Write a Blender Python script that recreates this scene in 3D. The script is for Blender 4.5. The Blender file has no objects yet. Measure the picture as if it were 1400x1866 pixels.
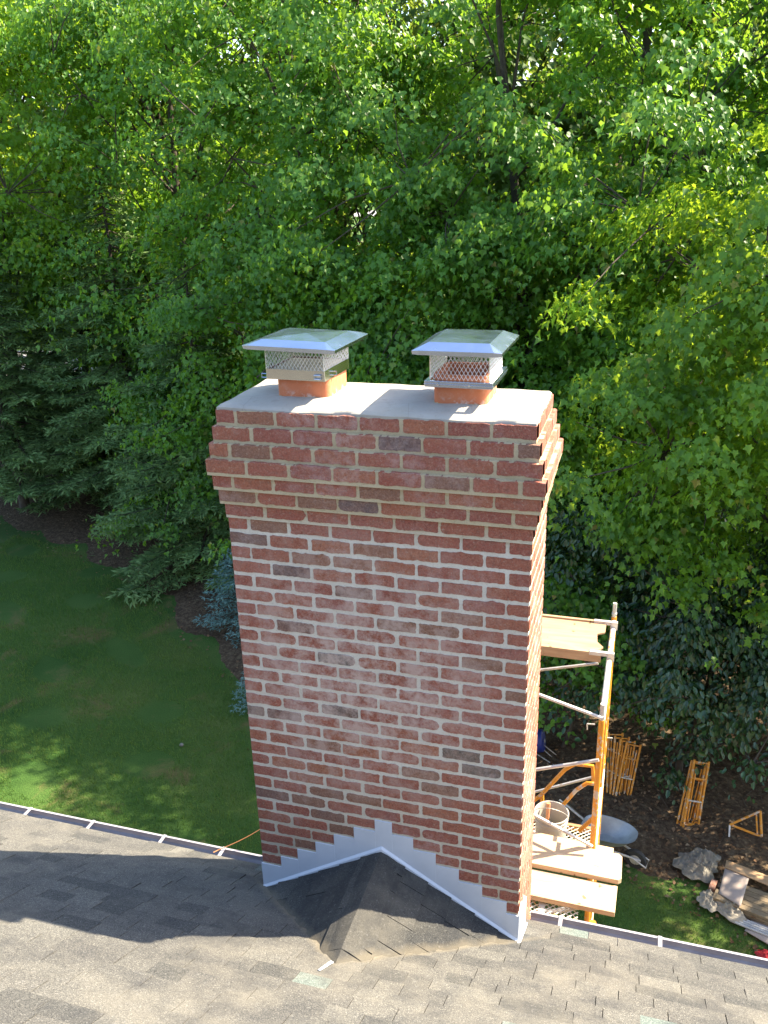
import bpy, bmesh, math, random
import numpy as np
from mathutils import Vector, Matrix
rnd = random.Random(7)
scene = bpy.context.scene
COL = scene.collection
PI = math.pi

# ------------------------------------------------------------------ camera
CP = np.array([1.9253, -3.6029, 3.6727]); YAW, PIT, ROL, FPX = -0.3030, 0.3757, -0.0307, 1603.5
cy, sy, cp, sp = math.cos(YAW), math.sin(YAW), math.cos(PIT), math.sin(PIT)
FW = np.array([sy*cp, cy*cp, -sp]); R0 = np.array([cy, -sy, 0.0]); U0 = np.cross(R0, FW)
RT = R0*math.cos(ROL)+U0*math.sin(ROL); UP = -R0*math.sin(ROL)+U0*math.cos(ROL)
cd = bpy.data.cameras.new('camera'); cam = bpy.data.objects.new('camera', cd); COL.objects.link(cam)
cam.matrix_world = Matrix([[RT[0], UP[0], -FW[0], CP[0]], [RT[1], UP[1], -FW[1], CP[1]], [RT[2], UP[2], -FW[2], CP[2]], [0, 0, 0, 1]])
cd.sensor_fit = 'VERTICAL'; cd.sensor_height = 24; cd.lens = 24*FPX/1866
cd.clip_start = 0.05; cd.clip_end = 3000
scene.camera = cam

# ------------------------------------------------------------------ light
SUN_EL, SUN_RO = math.radians(47), math.radians(60.3)
SUND = Vector((math.sin(SUN_RO)*math.cos(SUN_EL), math.cos(SUN_RO)*math.cos(SUN_EL), math.sin(SUN_EL)))
w = bpy.data.worlds.new('World'); scene.world = w; w.use_nodes = True
sky = w.node_tree.nodes.new('ShaderNodeTexSky'); sky.sky_type = 'NISHITA'; sky.sun_disc = False
sky.sun_elevation = SUN_EL; sky.sun_rotation = SUN_RO; sky.air_density = 1.0; sky.dust_density = 1.4; sky.ozone_density = 0.7
w.node_tree.links.new(sky.outputs[0], w.node_tree.nodes['Background'].inputs[0])
w.node_tree.nodes['Background'].inputs[1].default_value = 0.125
sl = bpy.data.lights.new('sun', 'SUN'); sl.energy = 5.0; sl.angle = math.radians(0.55); sl.color = (1, .865, .66)
so = bpy.data.objects.new('sun', sl); COL.objects.link(so); so.rotation_euler = SUND.to_track_quat('Z', 'Y').to_euler()
scene.view_settings.view_transform = 'Standard'; scene.view_settings.look = 'None'
scene.view_settings.exposure = 2.05; scene.view_settings.gamma = 1
scene.cycles.max_bounces = 6; scene.cycles.transparent_max_bounces = 4
GZ = -6.4          # level of the yard
GK = (GZ-CP[2])/(-5.6-CP[2])

# ------------------------------------------------------------------ helpers
def ray(u, v): return FW + RT*(u-700)/FPX - UP*(v-933)/FPX
def atz(u, v, z):
    d = ray(u, v); t = (z-CP[2])/d[2]; return Vector(CP+d*t)
def aty(u, v, y):
    d = ray(u, v); t = (y-CP[1])/d[1]; return Vector(CP+d*t)
def tag(o, label=None, cat=None, group=None, kind=None):
    if label: o['label'] = label
    if cat: o['category'] = cat
    if group: o['group'] = group
    if kind: o['kind'] = kind
    return o
def empty(name, loc, label, cat, group=None):
    o = bpy.data.objects.new(name, None); COL.objects.link(o); o.location = loc; o.empty_display_size = .1
    return tag(o, label, cat, group)
def link(name, me, mats, parent=None):
    o = bpy.data.objects.new(name, me); COL.objects.link(o)
    for m in (mats if isinstance(mats, (list, tuple)) else [mats]): me.materials.append(m)
    if parent is not None:
        o.parent = parent; o.matrix_parent_inverse = Matrix.Translation(-Vector(parent.location)) if parent.parent is None else Matrix.Identity(4)
        if parent.parent is not None:       # sub-part: everything is authored in world coordinates
            o.matrix_parent_inverse = Matrix.Identity(4)
            o.matrix_parent_inverse = Matrix.Identity(4)
    return o
class MB:
    """collects shapes in world coordinates, built as ONE mesh"""
    def __init__(s): s.v = []; s.f = []; s.m = []; s.t = []
    def add(s, vs, fs, m=0, t=0.0):
        b = len(s.v); s.v += [tuple(p) for p in vs]; s.f += [tuple(b+i for i in f) for f in fs]; s.m += [m]*len(fs); s.t += [t]*len(fs)
    def box(s, a, b, m=0, t=0.0, M=None):
        vs = [(x, y, z) for x in (a[0], b[0]) for y in (a[1], b[1]) for z in (a[2], b[2])]
        if M is not None: vs = [M @ Vector(p) for p in vs]
        s.add(vs, [(0, 1, 3, 2), (4, 6, 7, 5), (0, 4, 5, 1), (2, 3, 7, 6), (0, 2, 6, 4), (1, 5, 7, 3)], m, t)
    def tube(s, pts, r, n=8, m=0, r2=None, t=0.0, closed=False):
        pts = [Vector(p) for p in pts]; rings = []; L = len(pts); a = None
        for i, p in enumerate(pts):
            if closed: d = (pts[(i+1) % L]-pts[i-1])
            else: d = (pts[min(i+1, L-1)]-pts[max(i-1, 0)])
            d.normalize()
            if a is None:
                a = d.cross(Vector((0, 0, 1)));
                if a.length < .1: a = d.cross(Vector((1, 0, 0)))
            a = (a-d*a.dot(d)).normalized(); b = d.cross(a)
            rr = r if r2 is None else r+(r2-r)*i/(L-1)
            rings.append([p+(a*math.cos(2*PI*k/n)+b*math.sin(2*PI*k/n))*rr for k in range(n)])
        vs = [q for R in rings for q in R]; fs = []
        for i in range(L if closed else L-1):
            j = (i+1) % L
            for k in range(n): fs.append((i*n+k, i*n+(k+1) % n, j*n+(k+1) % n, j*n+k))
        if not closed: fs += [tuple(range(n))[::-1], tuple((L-1)*n+k for k in range(n))]
        s.add(vs, fs, m, t)
    def lathe(s, c, prof, n=24, m=0, M=None):
        vs = []; c = Vector(c)
        for (r, z) in prof:
            for k in range(n):
                p = Vector((r*math.cos(2*PI*k/n), r*math.sin(2*PI*k/n), z))
                vs.append(c+(M @ p if M is not None else p))
        fs = [(i*n+k, i*n+(k+1) % n, (i+1)*n+(k+1) % n, (i+1)*n+k) for i in range(len(prof)-1) for k in range(n)]
        s.add(vs, fs, m)
    def build(s, name, mats, parent=None, smooth=False, bevel=0):
        me = bpy.data.meshes.new(name); me.from_pydata(s.v, [], s.f)
        me.polygons.foreach_set('material_index', s.m)
        if any(s.t):
            a = me.attributes.new('tint', 'FLOAT', 'FACE'); a.data.foreach_set('value', s.t)
        me.update()
        bm = bmesh.new(); bm.from_mesh(me); bmesh.ops.recalc_face_normals(bm, faces=bm.faces)
        bm.to_mesh(me); bm.free()
        if smooth:
            me.polygons.foreach_set('use_smooth', [True]*len(me.polygons))
            try: me.set_sharp_from_angle(angle=math.radians(40))
            except Exception: pass
        o = link(name, me, mats, parent)
        if bevel:
            b = o.modifiers.new('bevel', 'BEVEL'); b.width = bevel; b.segments = 2; b.limit_method = 'ANGLE'
        return o
def np_mesh(name, V, F, mats, parent=None, k=None, smooth=False):
    """V (n,3) array; F (m,k) index array with equal face size"""
    me = bpy.data.meshes.new(name); me.vertices.add(len(V)); me.vertices.foreach_set('co', V.astype(np.float32).ravel())
    m, k = F.shape; me.loops.add(m*k); me.loops.foreach_set('vertex_index', F.astype(np.int32).ravel())
    me.polygons.add(m); me.polygons.foreach_set('loop_start', np.arange(0, m*k, k, dtype=np.int32))
    me.update(calc_edges=True)
    if smooth: me.polygons.foreach_set('use_smooth', np.ones(m, dtype=bool))
    return link(name, me, mats, parent)

# ------------------------------------------------------------------ materials
class NT:
    def __init__(s, name):
        s.m = bpy.data.materials.new(name); s.m.use_nodes = True; s.t = s.m.node_tree; s.n = s.t.nodes; s.p = s.n['Principled BSDF']
        s.out = s.n['Material Output']
    def N(s, typ, **kw):
        n = s.n.new(typ)
        for k, v in kw.items(): setattr(n, k, v)
        return n
    def L(s, a, b): s.t.links.new(a, b)
    def noise(s, scale, detail=4, rough=.6, vec=None, dist=0):
        n = s.N('ShaderNodeTexNoise'); n.inputs['Scale'].default_value = scale; n.inputs['Detail'].default_value = detail
        n.inputs['Roughness'].default_value = rough; n.inputs['Distortion'].default_value = dist
        s.L(vec if vec is not None else s.obj(), n.inputs['Vector']); return n.outputs['Fac']
    def obj(s):
        if not hasattr(s, '_o'): s._o = s.N('ShaderNodeTexCoord').outputs['Object']
        return s._o
    def ramp(s, fac, stops):
        r = s.N('ShaderNodeValToRGB'); e = r.color_ramp.elements
        while len(e) < len(stops): e.new(.5)
        for el, (p, c) in zip(e, stops):
            el.position = p; el.color = (c, c, c, 1) if isinstance(c, (int, float)) else tuple(c)+(1,)
        s.L(fac, r.inputs[0]); return r.outputs[0]
    def mix(s, f, a, b, mode='MIX'):
        m = s.N('ShaderNodeMix', data_type='RGBA', blend_type=mode)
        for i, x in ((0, f), (6, a), (7, b)):
            if hasattr(x, 'is_linked'): s.L(x, m.inputs[i])
            else: m.inputs[i].default_value = x if i == 0 else (tuple(x)+(1,) if len(x) == 3 else x)
        return m.outputs[2]
    def math(s, op, a, b=0.0, c=None):
        m = s.N('ShaderNodeMath', operation=op)
        for i, x in enumerate((a, b) if c is None else (a, b, c)):
            if hasattr(x, 'is_linked'): s.L(x, m.inputs[i])
            else: m.inputs[i].default_value = x
        return m.outputs[0]
    def attr(s, name): return s.N('ShaderNodeAttribute', attribute_name=name).outputs['Fac']
    def bump(s, h, strength=.4, dist=.01):
        b = s.N('ShaderNodeBump'); b.inputs['Strength'].default_value = strength; b.inputs['Distance'].default_value = dist
        s.L(h, b.inputs['Height']); s.L(b.outputs[0], s.p.inputs['Normal']); return s
    def col(s, c):
        if hasattr(c, 'is_linked'): s.L(c, s.p.inputs['Base Color'])
        else: s.p.inputs['Base Color'].default_value = tuple(c)+(1,)
        return s
    def set(s, **kw):
        for k, v in kw.items(): s.p.inputs[k.replace('_', ' ')].default_value = v
        return s
def simple(name, c, rough=.6, metal=0, var=.25, scale=8, bump=.15, dist=.003, c2=None):
    t = NT(name); f = t.noise(scale, 5)
    c2 = c2 or tuple(x*(1-var) for x in c)
    t.col(t.mix(t.ramp(f, [(.3, 0.), (.7, 1.)]), c2, c)); t.set(Roughness=rough, Metallic=metal)
    if bump: t.bump(t.noise(scale*6, 4), bump, dist)
    return t.m

# brick: tint 0..1 picks the clay, tint>1 marks the dark burnt bricks
t = NT('brick'); tv = t.attr('tint')
base = t.ramp(tv, [(0, (.20, .10, .07)), (.12, (.30, .10, .075)), (.35, (.34, .125, .092)), (.55, (.285, .10, .082)), (.70, (.36, .145, .09)), (.80, (.24, .135, .098)), (.86, (.15, .115, .12)), (.93, (.115, .10, .085)), (1., (.12, .125, .125))])
n1 = t.noise(16, 6, .65); n2 = t.noise(140, 3, .7); n3 = t.noise(2.2, 4, .6)
base = t.mix(t.math('MULTIPLY', t.ramp(n1, [(.45, 0.), (.75, 1.)]), .35), base, (.42, .20, .12))
base = t.mix(t.math('MULTIPLY', t.ramp(n2, [(.35, 1.), (.55, 0.)]), .45), base, (.09, .04, .035)); base = t.mix(t.math('MULTIPLY', t.ramp(t.noise(34, 5, .75), [(.52, 0.), (.64, 1.)]), .4), base, (.15, .075, .06))
# lime bloom left by the mortar wash
bl = t.math('MULTIPLY', t.ramp(n3, [(.50, 0.), (.66, 1.)]), t.ramp(t.noise(28, 5, .7), [(.40, 0.), (.72, 1.)]))
base = t.mix(t.math('MULTIPLY', bl, .65), base, (.58, .50, .52))
fine = t.ramp(t.noise(60, 5, .75), [(.60, 0.), (.70, 1.)])
base = t.mix(t.math('MULTIPLY', fine, .45), base, (.50, .42, .36))
cm = t.N('ShaderNodeVectorMath', operation='DISTANCE'); t.L(t.obj(), cm.inputs[0]); cm.inputs[1].default_value = (.62, 0, 1.25)
hz = t.N('ShaderNodeMapRange'); hz.inputs[1].default_value = .95; hz.inputs[2].default_value = .25; t.L(cm.outputs['Value'], hz.inputs[0])
base = t.mix(t.math('MULTIPLY', hz.outputs[0], t.ramp(t.noise(9, 6, .75), [(.42, .0), (.58, .75)])), base, (.56, .47, .45))
base = t.mix(t.math('MULTIPLY', t.ramp(t.noise(120, 4, .8), [(.48, 0.), (.60, 1.)]), .22), base, (.52, .40, .33))
t.col(t.mix(1., base, (1.02, .94, .84), 'MULTIPLY')).set(Roughness=.9, Specular_IOR_Level=.2); t.bump(t.math('ADD', t.noise(70, 5, .7), t.math('MULTIPLY', n2, .5)), .9, .004); BRICK = t.m
t = NT('mortar'); f = t.noise(7, 5); sx = t.N('ShaderNodeSeparateXYZ'); t.L(t.obj(), sx.inputs[0])
grey = t.ramp(f, [(.3, (.59, .54, .45)), (.7, (.70, .66, .57))])
tan = t.ramp(f, [(.3, (.45, .37, .23)), (.7, (.56, .47, .31))])
fz = t.N('ShaderNodeMapRange'); fz.inputs[1].default_value = 2.02; fz.inputs[2].default_value = 2.16; t.L(sx.outputs[2], fz.inputs[0])
fl = t.N('ShaderNodeMapRange'); fl.inputs[1].default_value = 1.1; fl.inputs[2].default_value = .3; t.L(t.math('ADD', sx.outputs[2], t.math('MULTIPLY', t.noise(1.5, 2), .8)), fl.inputs[0])
warm = t.math('MAXIMUM', fz.outputs[0], t.math('MULTIPLY', fl.outputs[0], .7))
t.col(t.mix(t.math('MULTIPLY', t.ramp(t.noise(90, 4, .7), [(.3, 1.), (.5, 0.)]), .3), t.mix(warm, grey, tan), (.25, .21, .15))).set(Roughness=.95, Specular_IOR_Level=.15)
t.bump(t.math('ADD', t.noise(45, 5, .7), t.noise(180, 3)), .8, .004); MORTAR = t.m
t = NT('crown_concrete'); f = t.noise(5, 6, .65)
c = t.ramp(f, [(.3, (.45, .43, .38)), (.55, (.54, .51, .45)), (.75, (.62, .58, .50))])
c = t.mix(t.math('MULTIPLY', t.ramp(t.noise(20, 6, .75), [(.52, 0.), (.66, 1.)]), .5), c, (.36, .33, .28)); c = t.mix(t.math('MULTIPLY', t.ramp(t.noise(2.6, 4, .6), [(.45, 0.), (.62, 1.)]), .35), c, (.50, .44, .33))
cv = t.N('ShaderNodeTexVoronoi', feature='DISTANCE_TO_EDGE'); cv.inputs['Scale'].default_value = 3.2; t.L(t.obj(), cv.inputs['Vector']); c = t.mix(t.math('MULTIPLY', t.ramp(cv.outputs['Distance'], [(.0, 1.), (.006, 0.)]), .35), c, (.22, .20, .17))
t.col(t.mix(1., c, (.72, .72, .72), 'MULTIPLY')).set(Roughness=.9, Specular_IOR_Level=.2); t.bump(t.math('ADD', t.noise(18, 5, .6), t.math('MULTIPLY', t.noise(160, 3), .4)), .5, .004); CONC = t.m
CLAY = simple('terracotta', (.46, .15, .065), .8, 0, .22, 9, .2, .002, (.38, .115, .05))
t = NT('terracotta_smeared'); f = t.ramp(t.noise(7, 4), [(.3, (.50, .155, .07)), (.7, (.60, .20, .085))])
sx = t.N('ShaderNodeSeparateXYZ'); t.L(t.obj(), sx.inputs[0])
lo = t.N('ShaderNodeMapRange'); lo.inputs[1].default_value = 2.70; lo.inputs[2].default_value = 2.662; t.L(sx.outputs[2], lo.inputs[0])
sm = t.math('MULTIPLY', t.math('ADD', t.math('MULTIPLY', lo.outputs[0], .9), .12), t.ramp(t.noise(26, 5, .7), [(.50, 0.), (.62, 1.)]))
t.col(t.mix(sm, f, (.62, .55, .47))).set(Roughness=.82); CLAY = t.m
def steel(name, c, r, bumpy=.012):
    t = NT(name); t.set(Metallic=1.0); t.col(t.mix(t.ramp(t.noise(5, 4), [(.3, 0.), (.7, 1.)]), c, tuple(x*.85 for x in c)))
    t.L(t.ramp(t.noise(12, 4), [(.3, r), (.7, r+.08)]), t.p.inputs['Roughness']); t.bump(t.noise(6, 2), bumpy, .01); return t.m
STEEL = steel('stainless_sheet', (.46, .53, .66), .20); STEELB = steel('stainless_band', (.62, .62, .58), .18); WIRE = steel('stainless_mesh', (.72, .70, .66), .4)  # sheet colour is tinted blue to stand in for the reflected sky
t = NT('painted_flashing'); f = t.noise(4, 4); t.col(t.ramp(f, [(.3, (.54, .58, .63)), (.7, (.62, .66, .71))])).set(Roughness=.42, Metallic=.0); t.bump(t.noise(7, 3), .12, .01); FLASH = t.m
t = NT('shingle'); tv = t.attr('tint')
c = t.ramp(tv, [(0, (.075, .073, .070)), (.25, (.125, .118, .105)), (.5, (.165, .152, .132)), (.75, (.20, .185, .158)), (.9, (.23, .21, .175)), (1., (.20, .23, .20))])
g = t.N('ShaderNodeTexVoronoi'); g.inputs['Scale'].default_value = 300; t.L(t.obj(), g.inputs['Vector'])
gr = t.N('ShaderNodeSeparateColor'); t.L(g.outputs['Color'], gr.inputs[0])
c = t.mix(.75, c, t.mix(1., c, t.ramp(gr.outputs[0], [(0, (.35, .35, .36)), (.5, (1, 1, .98)), (.93, (1.4, 1.35, 1.25)), (1., (2.8, 2.7, 2.5))]), 'MULTIPLY'))
c = t.mix(t.math('MULTIPLY', t.ramp(t.noise(1.6, 5, .65), [(.48, 0.), (.68, 1.)]), .38), c, (.36, .31, .23))
c = t.mix(t.math('MULTIPLY', t.ramp(t.noise(3.5, 5, .65), [(.48, 0.), (.66, 1.)]), .5), c, (.06, .06, .062))
c = t.mix(t.math('MULTIPLY', t.ramp(t.noise(55, 3, .8), [(.60, 0.), (.68, 1.)]), .35), c, (.42, .39, .34))
# tan mortar dust washed down into the valleys behind the chimney
sx = t.N('ShaderNodeSeparateXYZ'); t.L(t.obj(), sx.inputs[0]); X, Y = sx.outputs[0], sx.outputs[1]
d1 = t.math('ABSOLUTE', t.math('ADD', t.math('ADD', t.math('MULTIPLY', t.math('ABSOLUTE', t.math('SUBTRACT', X, .73)), 1.0), -.755), t.math('MULTIPLY', Y, -1.0)))
dust = t.N('ShaderNodeMapRange'); dust.inputs[1].default_value = .055; dust.inputs[2].default_value = .0; t.L(t.math('ADD', d1, t.math('MULTIPLY', t.math('SUBTRACT', t.noise(6, 4), .5), .12)), dust.inputs[0])
nr = t.N('ShaderNodeMapRange'); nr.inputs[1].default_value = .98; nr.inputs[2].default_value = .7; t.L(t.math('ABSOLUTE', t.math('SUBTRACT', X, .73)), nr.inputs[0])
c = t.mix(t.math('MULTIPLY', t.math('MULTIPLY', dust.outputs[0], nr.outputs[0]), .5), c, (.36, .29, .19))
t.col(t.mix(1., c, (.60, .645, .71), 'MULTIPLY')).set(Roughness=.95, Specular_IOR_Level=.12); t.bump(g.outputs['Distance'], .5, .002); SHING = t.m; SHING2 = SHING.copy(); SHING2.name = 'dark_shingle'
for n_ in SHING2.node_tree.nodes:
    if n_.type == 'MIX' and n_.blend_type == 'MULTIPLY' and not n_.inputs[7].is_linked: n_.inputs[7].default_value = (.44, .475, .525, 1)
BUTT = simple('shingle_edge', (.05, .048, .045), .95)
t = NT('gutter_paint'); t.col(t.ramp(t.noise(6, 5), [(.3, (.24, .23, .25)), (.7, (.34, .33, .35))])).set(Roughness=.3); GUT = t.m
GUTIN = simple('gutter_inside', (.20, .17, .17), .6, 0, .4, 6)
WHITE = simple('white_trim', (.70, .68, .64), .5)
SIDING = simple('siding', (.55, .50, .42), .7)
def wood(name, a, b, sc=3.0):
    t = NT(name); mp = t.N('ShaderNodeMapping'); mp.inputs['Scale'].default_value = (1.0, 9, 9); t.L(t.obj(), mp.inputs[0])
    f = t.noise(sc, 6, .62, mp.outputs[0], 1.2); f2 = t.noise(.8, 4)
    c = t.mix(t.ramp(f, [(.35, 0.), (.68, 1.)]), a, b); c = t.mix(t.math('MULTIPLY', t.ramp(f2, [(.45, 0.), (.7, 1.)]), .4), c, tuple(x*.62 for x in a))
    c = t.mix(t.ramp(t.noise(16, 2, .4), [(.70, 0.), (.74, .8)]), c, (.12, .07, .035))
    t.col(c).set(Roughness=.75, Specular_IOR_Level=.25); t.bump(f, .3, .003); return t.m
WOOD = wood('pine_plank', (.44, .30, .18), (.60, .45, .29)); PLY = wood('plywood', (.36, .22, .12), (.48, .33, .19), 1.6)
OLDWOOD = wood('weathered_lumber', (.15, .115, .075), (.24, .185, .12)); DKWOOD = wood('dark_beam', (.28, .15, .075), (.38, .22, .11))
t = NT('yellow_paint'); f = t.noise(5, 4); c = t.ramp(f, [(.3, (.55, .20, .012)), (.7, (.64, .27, .02))])
c = t.mix(t.ramp(t.noise(13, 6, .7), [(.55, 0.), (.60, .85)]), c, (.45, .42, .37)); c = t.mix(t.ramp(t.noise(30, 5, .7), [(.64, 0.), (.68, .8)]), c, (.12, .05, .025))
t.col(c).set(Roughness=.45); YEL = t.m
t = NT('galvanised_tube'); c = t.ramp(t.noise(9, 5, .65), [(.3, (.40, .37, .34)), (.6, (.58, .55, .50)), (.8, (.66, .64, .58))])
c = t.mix(t.ramp(t.noise(24, 4), [(.63, 0.), (.68, .7)]), c, (.25, .15, .09)); t.col(c).set(Roughness=.5, Metallic=.35); GALV = t.m
t = NT('mortar_crusted_tube'); c = t.ramp(t.noise(11, 5, .7), [(.35, (.72, .40, .07)), (.45, (.62, .57, .47)), (.75, (.72, .68, .58))]); t.col(c).set(Roughness=.7); CRUST = t.m
BUCK = simple('white_plastic', (.44, .41, .35), .45, 0, .2, 5); MUD = simple('dry_mortar', (.22, .18, .12), .95, 0, .4, 20, .8, .01)
TRAY = simple('zinc_tray', (.40, .42, .43), .45, .4, .3, 6); RUBBER = simple('rubber', (.03, .03, .03), .8)
CANVAS = simple('canvas', (.22, .20, .165), .95, 0, .45, 10, .4, .01); CANV2 = simple('pale_canvas', (.30, .27, .22), .95, 0, .35, 10, .4, .01)
RED = simple('red_cloth', (.42, .012, .02), .7); BLUE = simple('blue_plastic', (.02, .035, .22), .5); HANDLE = simple('orange_handle', (.60, .26, .12), .6)
CARD = simple('pinkish_board', (.34, .28, .245), .8, 0, .15, 4); PVC = simple('grey_pipe', (.42, .42, .42), .5)
CABLE = simple('orange_cable', (.55, .22, .08), .5, 0, .1); ROCK = simple('field_stone', (.22, .21, .19), .9, 0, .4, 20, .8, .01)
def leafmat(name, stops, tr, rough=.42, spec=.42, trw=.35):
    t = NT(name); isl = t.N('ShaderNodeNewGeometry').outputs['Random Per Island']
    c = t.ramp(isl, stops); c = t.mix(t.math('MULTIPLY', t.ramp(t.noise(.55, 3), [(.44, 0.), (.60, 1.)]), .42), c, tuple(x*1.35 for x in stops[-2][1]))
    t.col(c).set(Roughness=rough, Specular_IOR_Level=spec)
    b = t.N('ShaderNodeBsdfTranslucent'); t.L(t.mix(.5, c, tr), b.inputs[0]); m = t.N('ShaderNodeMixShader'); m.inputs[0].default_value = trw
    t.L(t.p.outputs[0], m.inputs[1]); t.L(b.outputs[0], m.inputs[2]); t.L(m.outputs[0], t.out.inputs[0]); return t.m
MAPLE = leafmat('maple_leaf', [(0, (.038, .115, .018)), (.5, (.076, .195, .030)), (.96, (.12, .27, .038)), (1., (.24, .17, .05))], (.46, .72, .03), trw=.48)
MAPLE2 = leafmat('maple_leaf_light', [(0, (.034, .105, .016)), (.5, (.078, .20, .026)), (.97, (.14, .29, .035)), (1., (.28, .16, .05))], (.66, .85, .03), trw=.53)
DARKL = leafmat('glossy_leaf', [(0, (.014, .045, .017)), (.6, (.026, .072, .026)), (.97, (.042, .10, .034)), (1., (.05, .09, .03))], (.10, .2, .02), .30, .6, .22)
FARL = leafmat('far_leaf', [(0, (.030, .080, .020)), (.5, (.055, .125, .028)), (.95, (.09, .17, .035)), (1., (.14, .18, .05))], (.45, .55, .05), .6, .3, .4)
SPRUCE = leafmat('spruce_needles', [(0, (.080, .145, .050)), (.5, (.135, .235, .075)), (.95, (.21, .32, .11)), (1., (.12, .10, .05))], (.1, .25, .08), .6, .3, .2)
BLUESP = leafmat('blue_spruce_needles', [(0, (.075, .16, .14)), (.5, (.12, .225, .20)), (.95, (.18, .30, .27)), (1., (.12, .2, .15))], (.15, .3, .25), .6, .3, .2)
BARK = simple('bark', (.085, .068, .052), .95, 0, .5, 9, .8, .02)
GRASSB = leafmat('grass_blade', [(0, (.045, .115, .022)), (.6, (.08, .165, .03)), (.97, (.15, .20, .05)), (1., (.16, .14, .05))], (.2, .4, .03), .6, .3, .3)
LITTER = leafmat('dead_leaf', [(0, (.06, .03, .015)), (.4, (.11, .06, .03)), (.8, (.18, .11, .06)), (1., (.30, .23, .15))], (.3, .2, .1), .8, .2, .15)

# bed of mulch along the trees: signed distance written as a polyline y = f(x)
_bp = [atz(u, v, GZ) for u, v in ((0, 962), (60, 985), (130, 1015), (205, 1050), (300, 1120), (370, 1200), (430, 1275), (480, 1400), (700, 1545), (1000, 1560), (1090, 1572), (1160, 1592), (1240, 1635), (1320, 1690), (1400, 1742))]
BX = [-60]+[p.x for p in _bp]+[9, 30]; BY = [_bp[0].y+9]+[p.y for p in _bp]+[3.0, 2.0]
def bedy(x): return np.interp(x, BX, BY)
t = NT('ground_soil')
f = t.noise(1.0, 5); vo = t.N('ShaderNodeTexVoronoi'); vo.inputs['Scale'].default_value = 26; t.L(t.obj(), vo.inputs['Vector']); vs_ = t.N('ShaderNodeSeparateColor'); t.L(vo.outputs['Color'], vs_.inputs[0])
c = t.ramp(t.noise(9, 6, .7), [(.3, (.040, .026, .017)), (.5, (.085, .058, .037)), (.7, (.16, .12, .075))]); c = t.mix(t.ramp(vs_.outputs[0], [(.88, 0.), (.92, .6)]), c, (.18, .13, .08))
t.col(c).set(Roughness=.95, Specular_IOR_Level=.1); t.bump(t.noise(14, 6, .7), .9, .05); SOIL = t.m
t = NT('lawn'); f = t.noise(.45, 5, .6); f2 = t.noise(40, 4, .7)
c = t.ramp(f, [(.32, (.042, .10, .020)), (.52, (.072, .138, .030)), (.72, (.13, .17, .045))]); c = t.mix(t.math('MULTIPLY', t.ramp(f2, [(.35, 1.), (.6, 0.)]), .55), c, (.012, .032, .009))
c = t.mix(t.ramp(t.noise(.8, 5, .7, dist=.6), [(.55, 0.), (.70, .75)]), c, (.17, .12, .055))
t.col(c).set(Roughness=.9, Specular_IOR_Level=.1); t.bump(t.noise(30, 5, .7), .8, .04); LAWN = t.m
ASPH = simple('pale_asphalt', (.34, .33, .32), .9)

# ------------------------------------------------------------------ setting
m = MB(); m.add([(-900, -300, GZ), (900, -300, GZ), (900, 1600, GZ), (-900, 1600, GZ)], [(0, 1, 2, 3)])
g = m.build('ground', LAWN); tag(g, kind='structure')
m = MB(); xs = np.linspace(-30, 12, 169); vv = []; ff = []
for i, x in enumerate(xs):
    y0 = bedy(x)+.13*math.sin(x*1.7)+.07*math.sin(x*4.1+1); y1 = y0+(9.5 if x < -4 else 8.5)
    for k in range(12):
        s_ = k/11; hump = .02+.16*math.sin(PI*s_)
        vv.append((x, y0+(y1-y0)*s_, GZ-.03+hump*(1 if 0 < k < 11 else 0)+.03*math.sin(x*3+k)*(0 < k < 11)))
for i in range(len(xs)-1):
    for k in range(11): ff.append((i*12+k, i*12+12+k, i*12+13+k, i*12+1+k))
m.add(vv, ff); tag(m.build('planting_bed', SOIL, smooth=True), kind='structure')
m = MB(); m.add([(-42, 34, GZ+.02), (-26, 36, GZ+.02), (-24, 43, GZ+.02), (-44, 41, GZ+.02)], [(0, 1, 2, 3)]); tag(m.build('driveway', ASPH), kind='structure')
m = MB(); m.add([(-120, 176, GZ+.03), (40, 196, GZ+.03), (40, 214, GZ+.03), (-120, 204, GZ+.03)], [(0, 1, 2, 3)]); tag(m.build('road', ASPH), kind='structure')

# ------------------------------------------------------------------ foliage
TM = dict(  # leaf outlines in the leaf's own plane (x across, y towards the tip)
    maple=([(0, .3), (0, 0), (.34, -.03), (.29, .16), (.57, .40), (.26, .48), (0, 1), (-.26, .48), (-.57, .40), (-.29, .16), (-.34, -.02)], [(0, i, i+1) for i in range(1, 10)]+[(0, 10, 1)]),
    star=([(0, 0), (.42, .12), (.48, .48), (.20, .53), (0, 1), (-.20, .53), (-.48, .48), (-.42, .12)], [(0, 1, 3), (1, 2, 3), (0, 3, 4), (0, 4, 5), (0, 5, 7), (5, 6, 7)]),
    oval=([(0, 0), (.26, .35), (.24, .72), (0, 1), (-.24, .72), (-.26, .35)], [(0, 1, 2), (0, 2, 3), (0, 3, 4), (0, 4, 5)]),
    rhomb=([(0, 0), (.38, .45), (0, 1), (-.38, .45)], [(0, 1, 2), (0, 2, 3)]),
    twig=([(0, 0), (.13, .4), (0, 1), (-.13, .4)], [(0, 1, 2), (0, 2, 3)]),
    blade=([(-.06, 0), (.06, 0), (0, 1)], [(0, 1, 2)]))
def unit(a): return a/np.maximum(np.linalg.norm(a, axis=1, keepdims=True), 1e-9)
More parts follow.
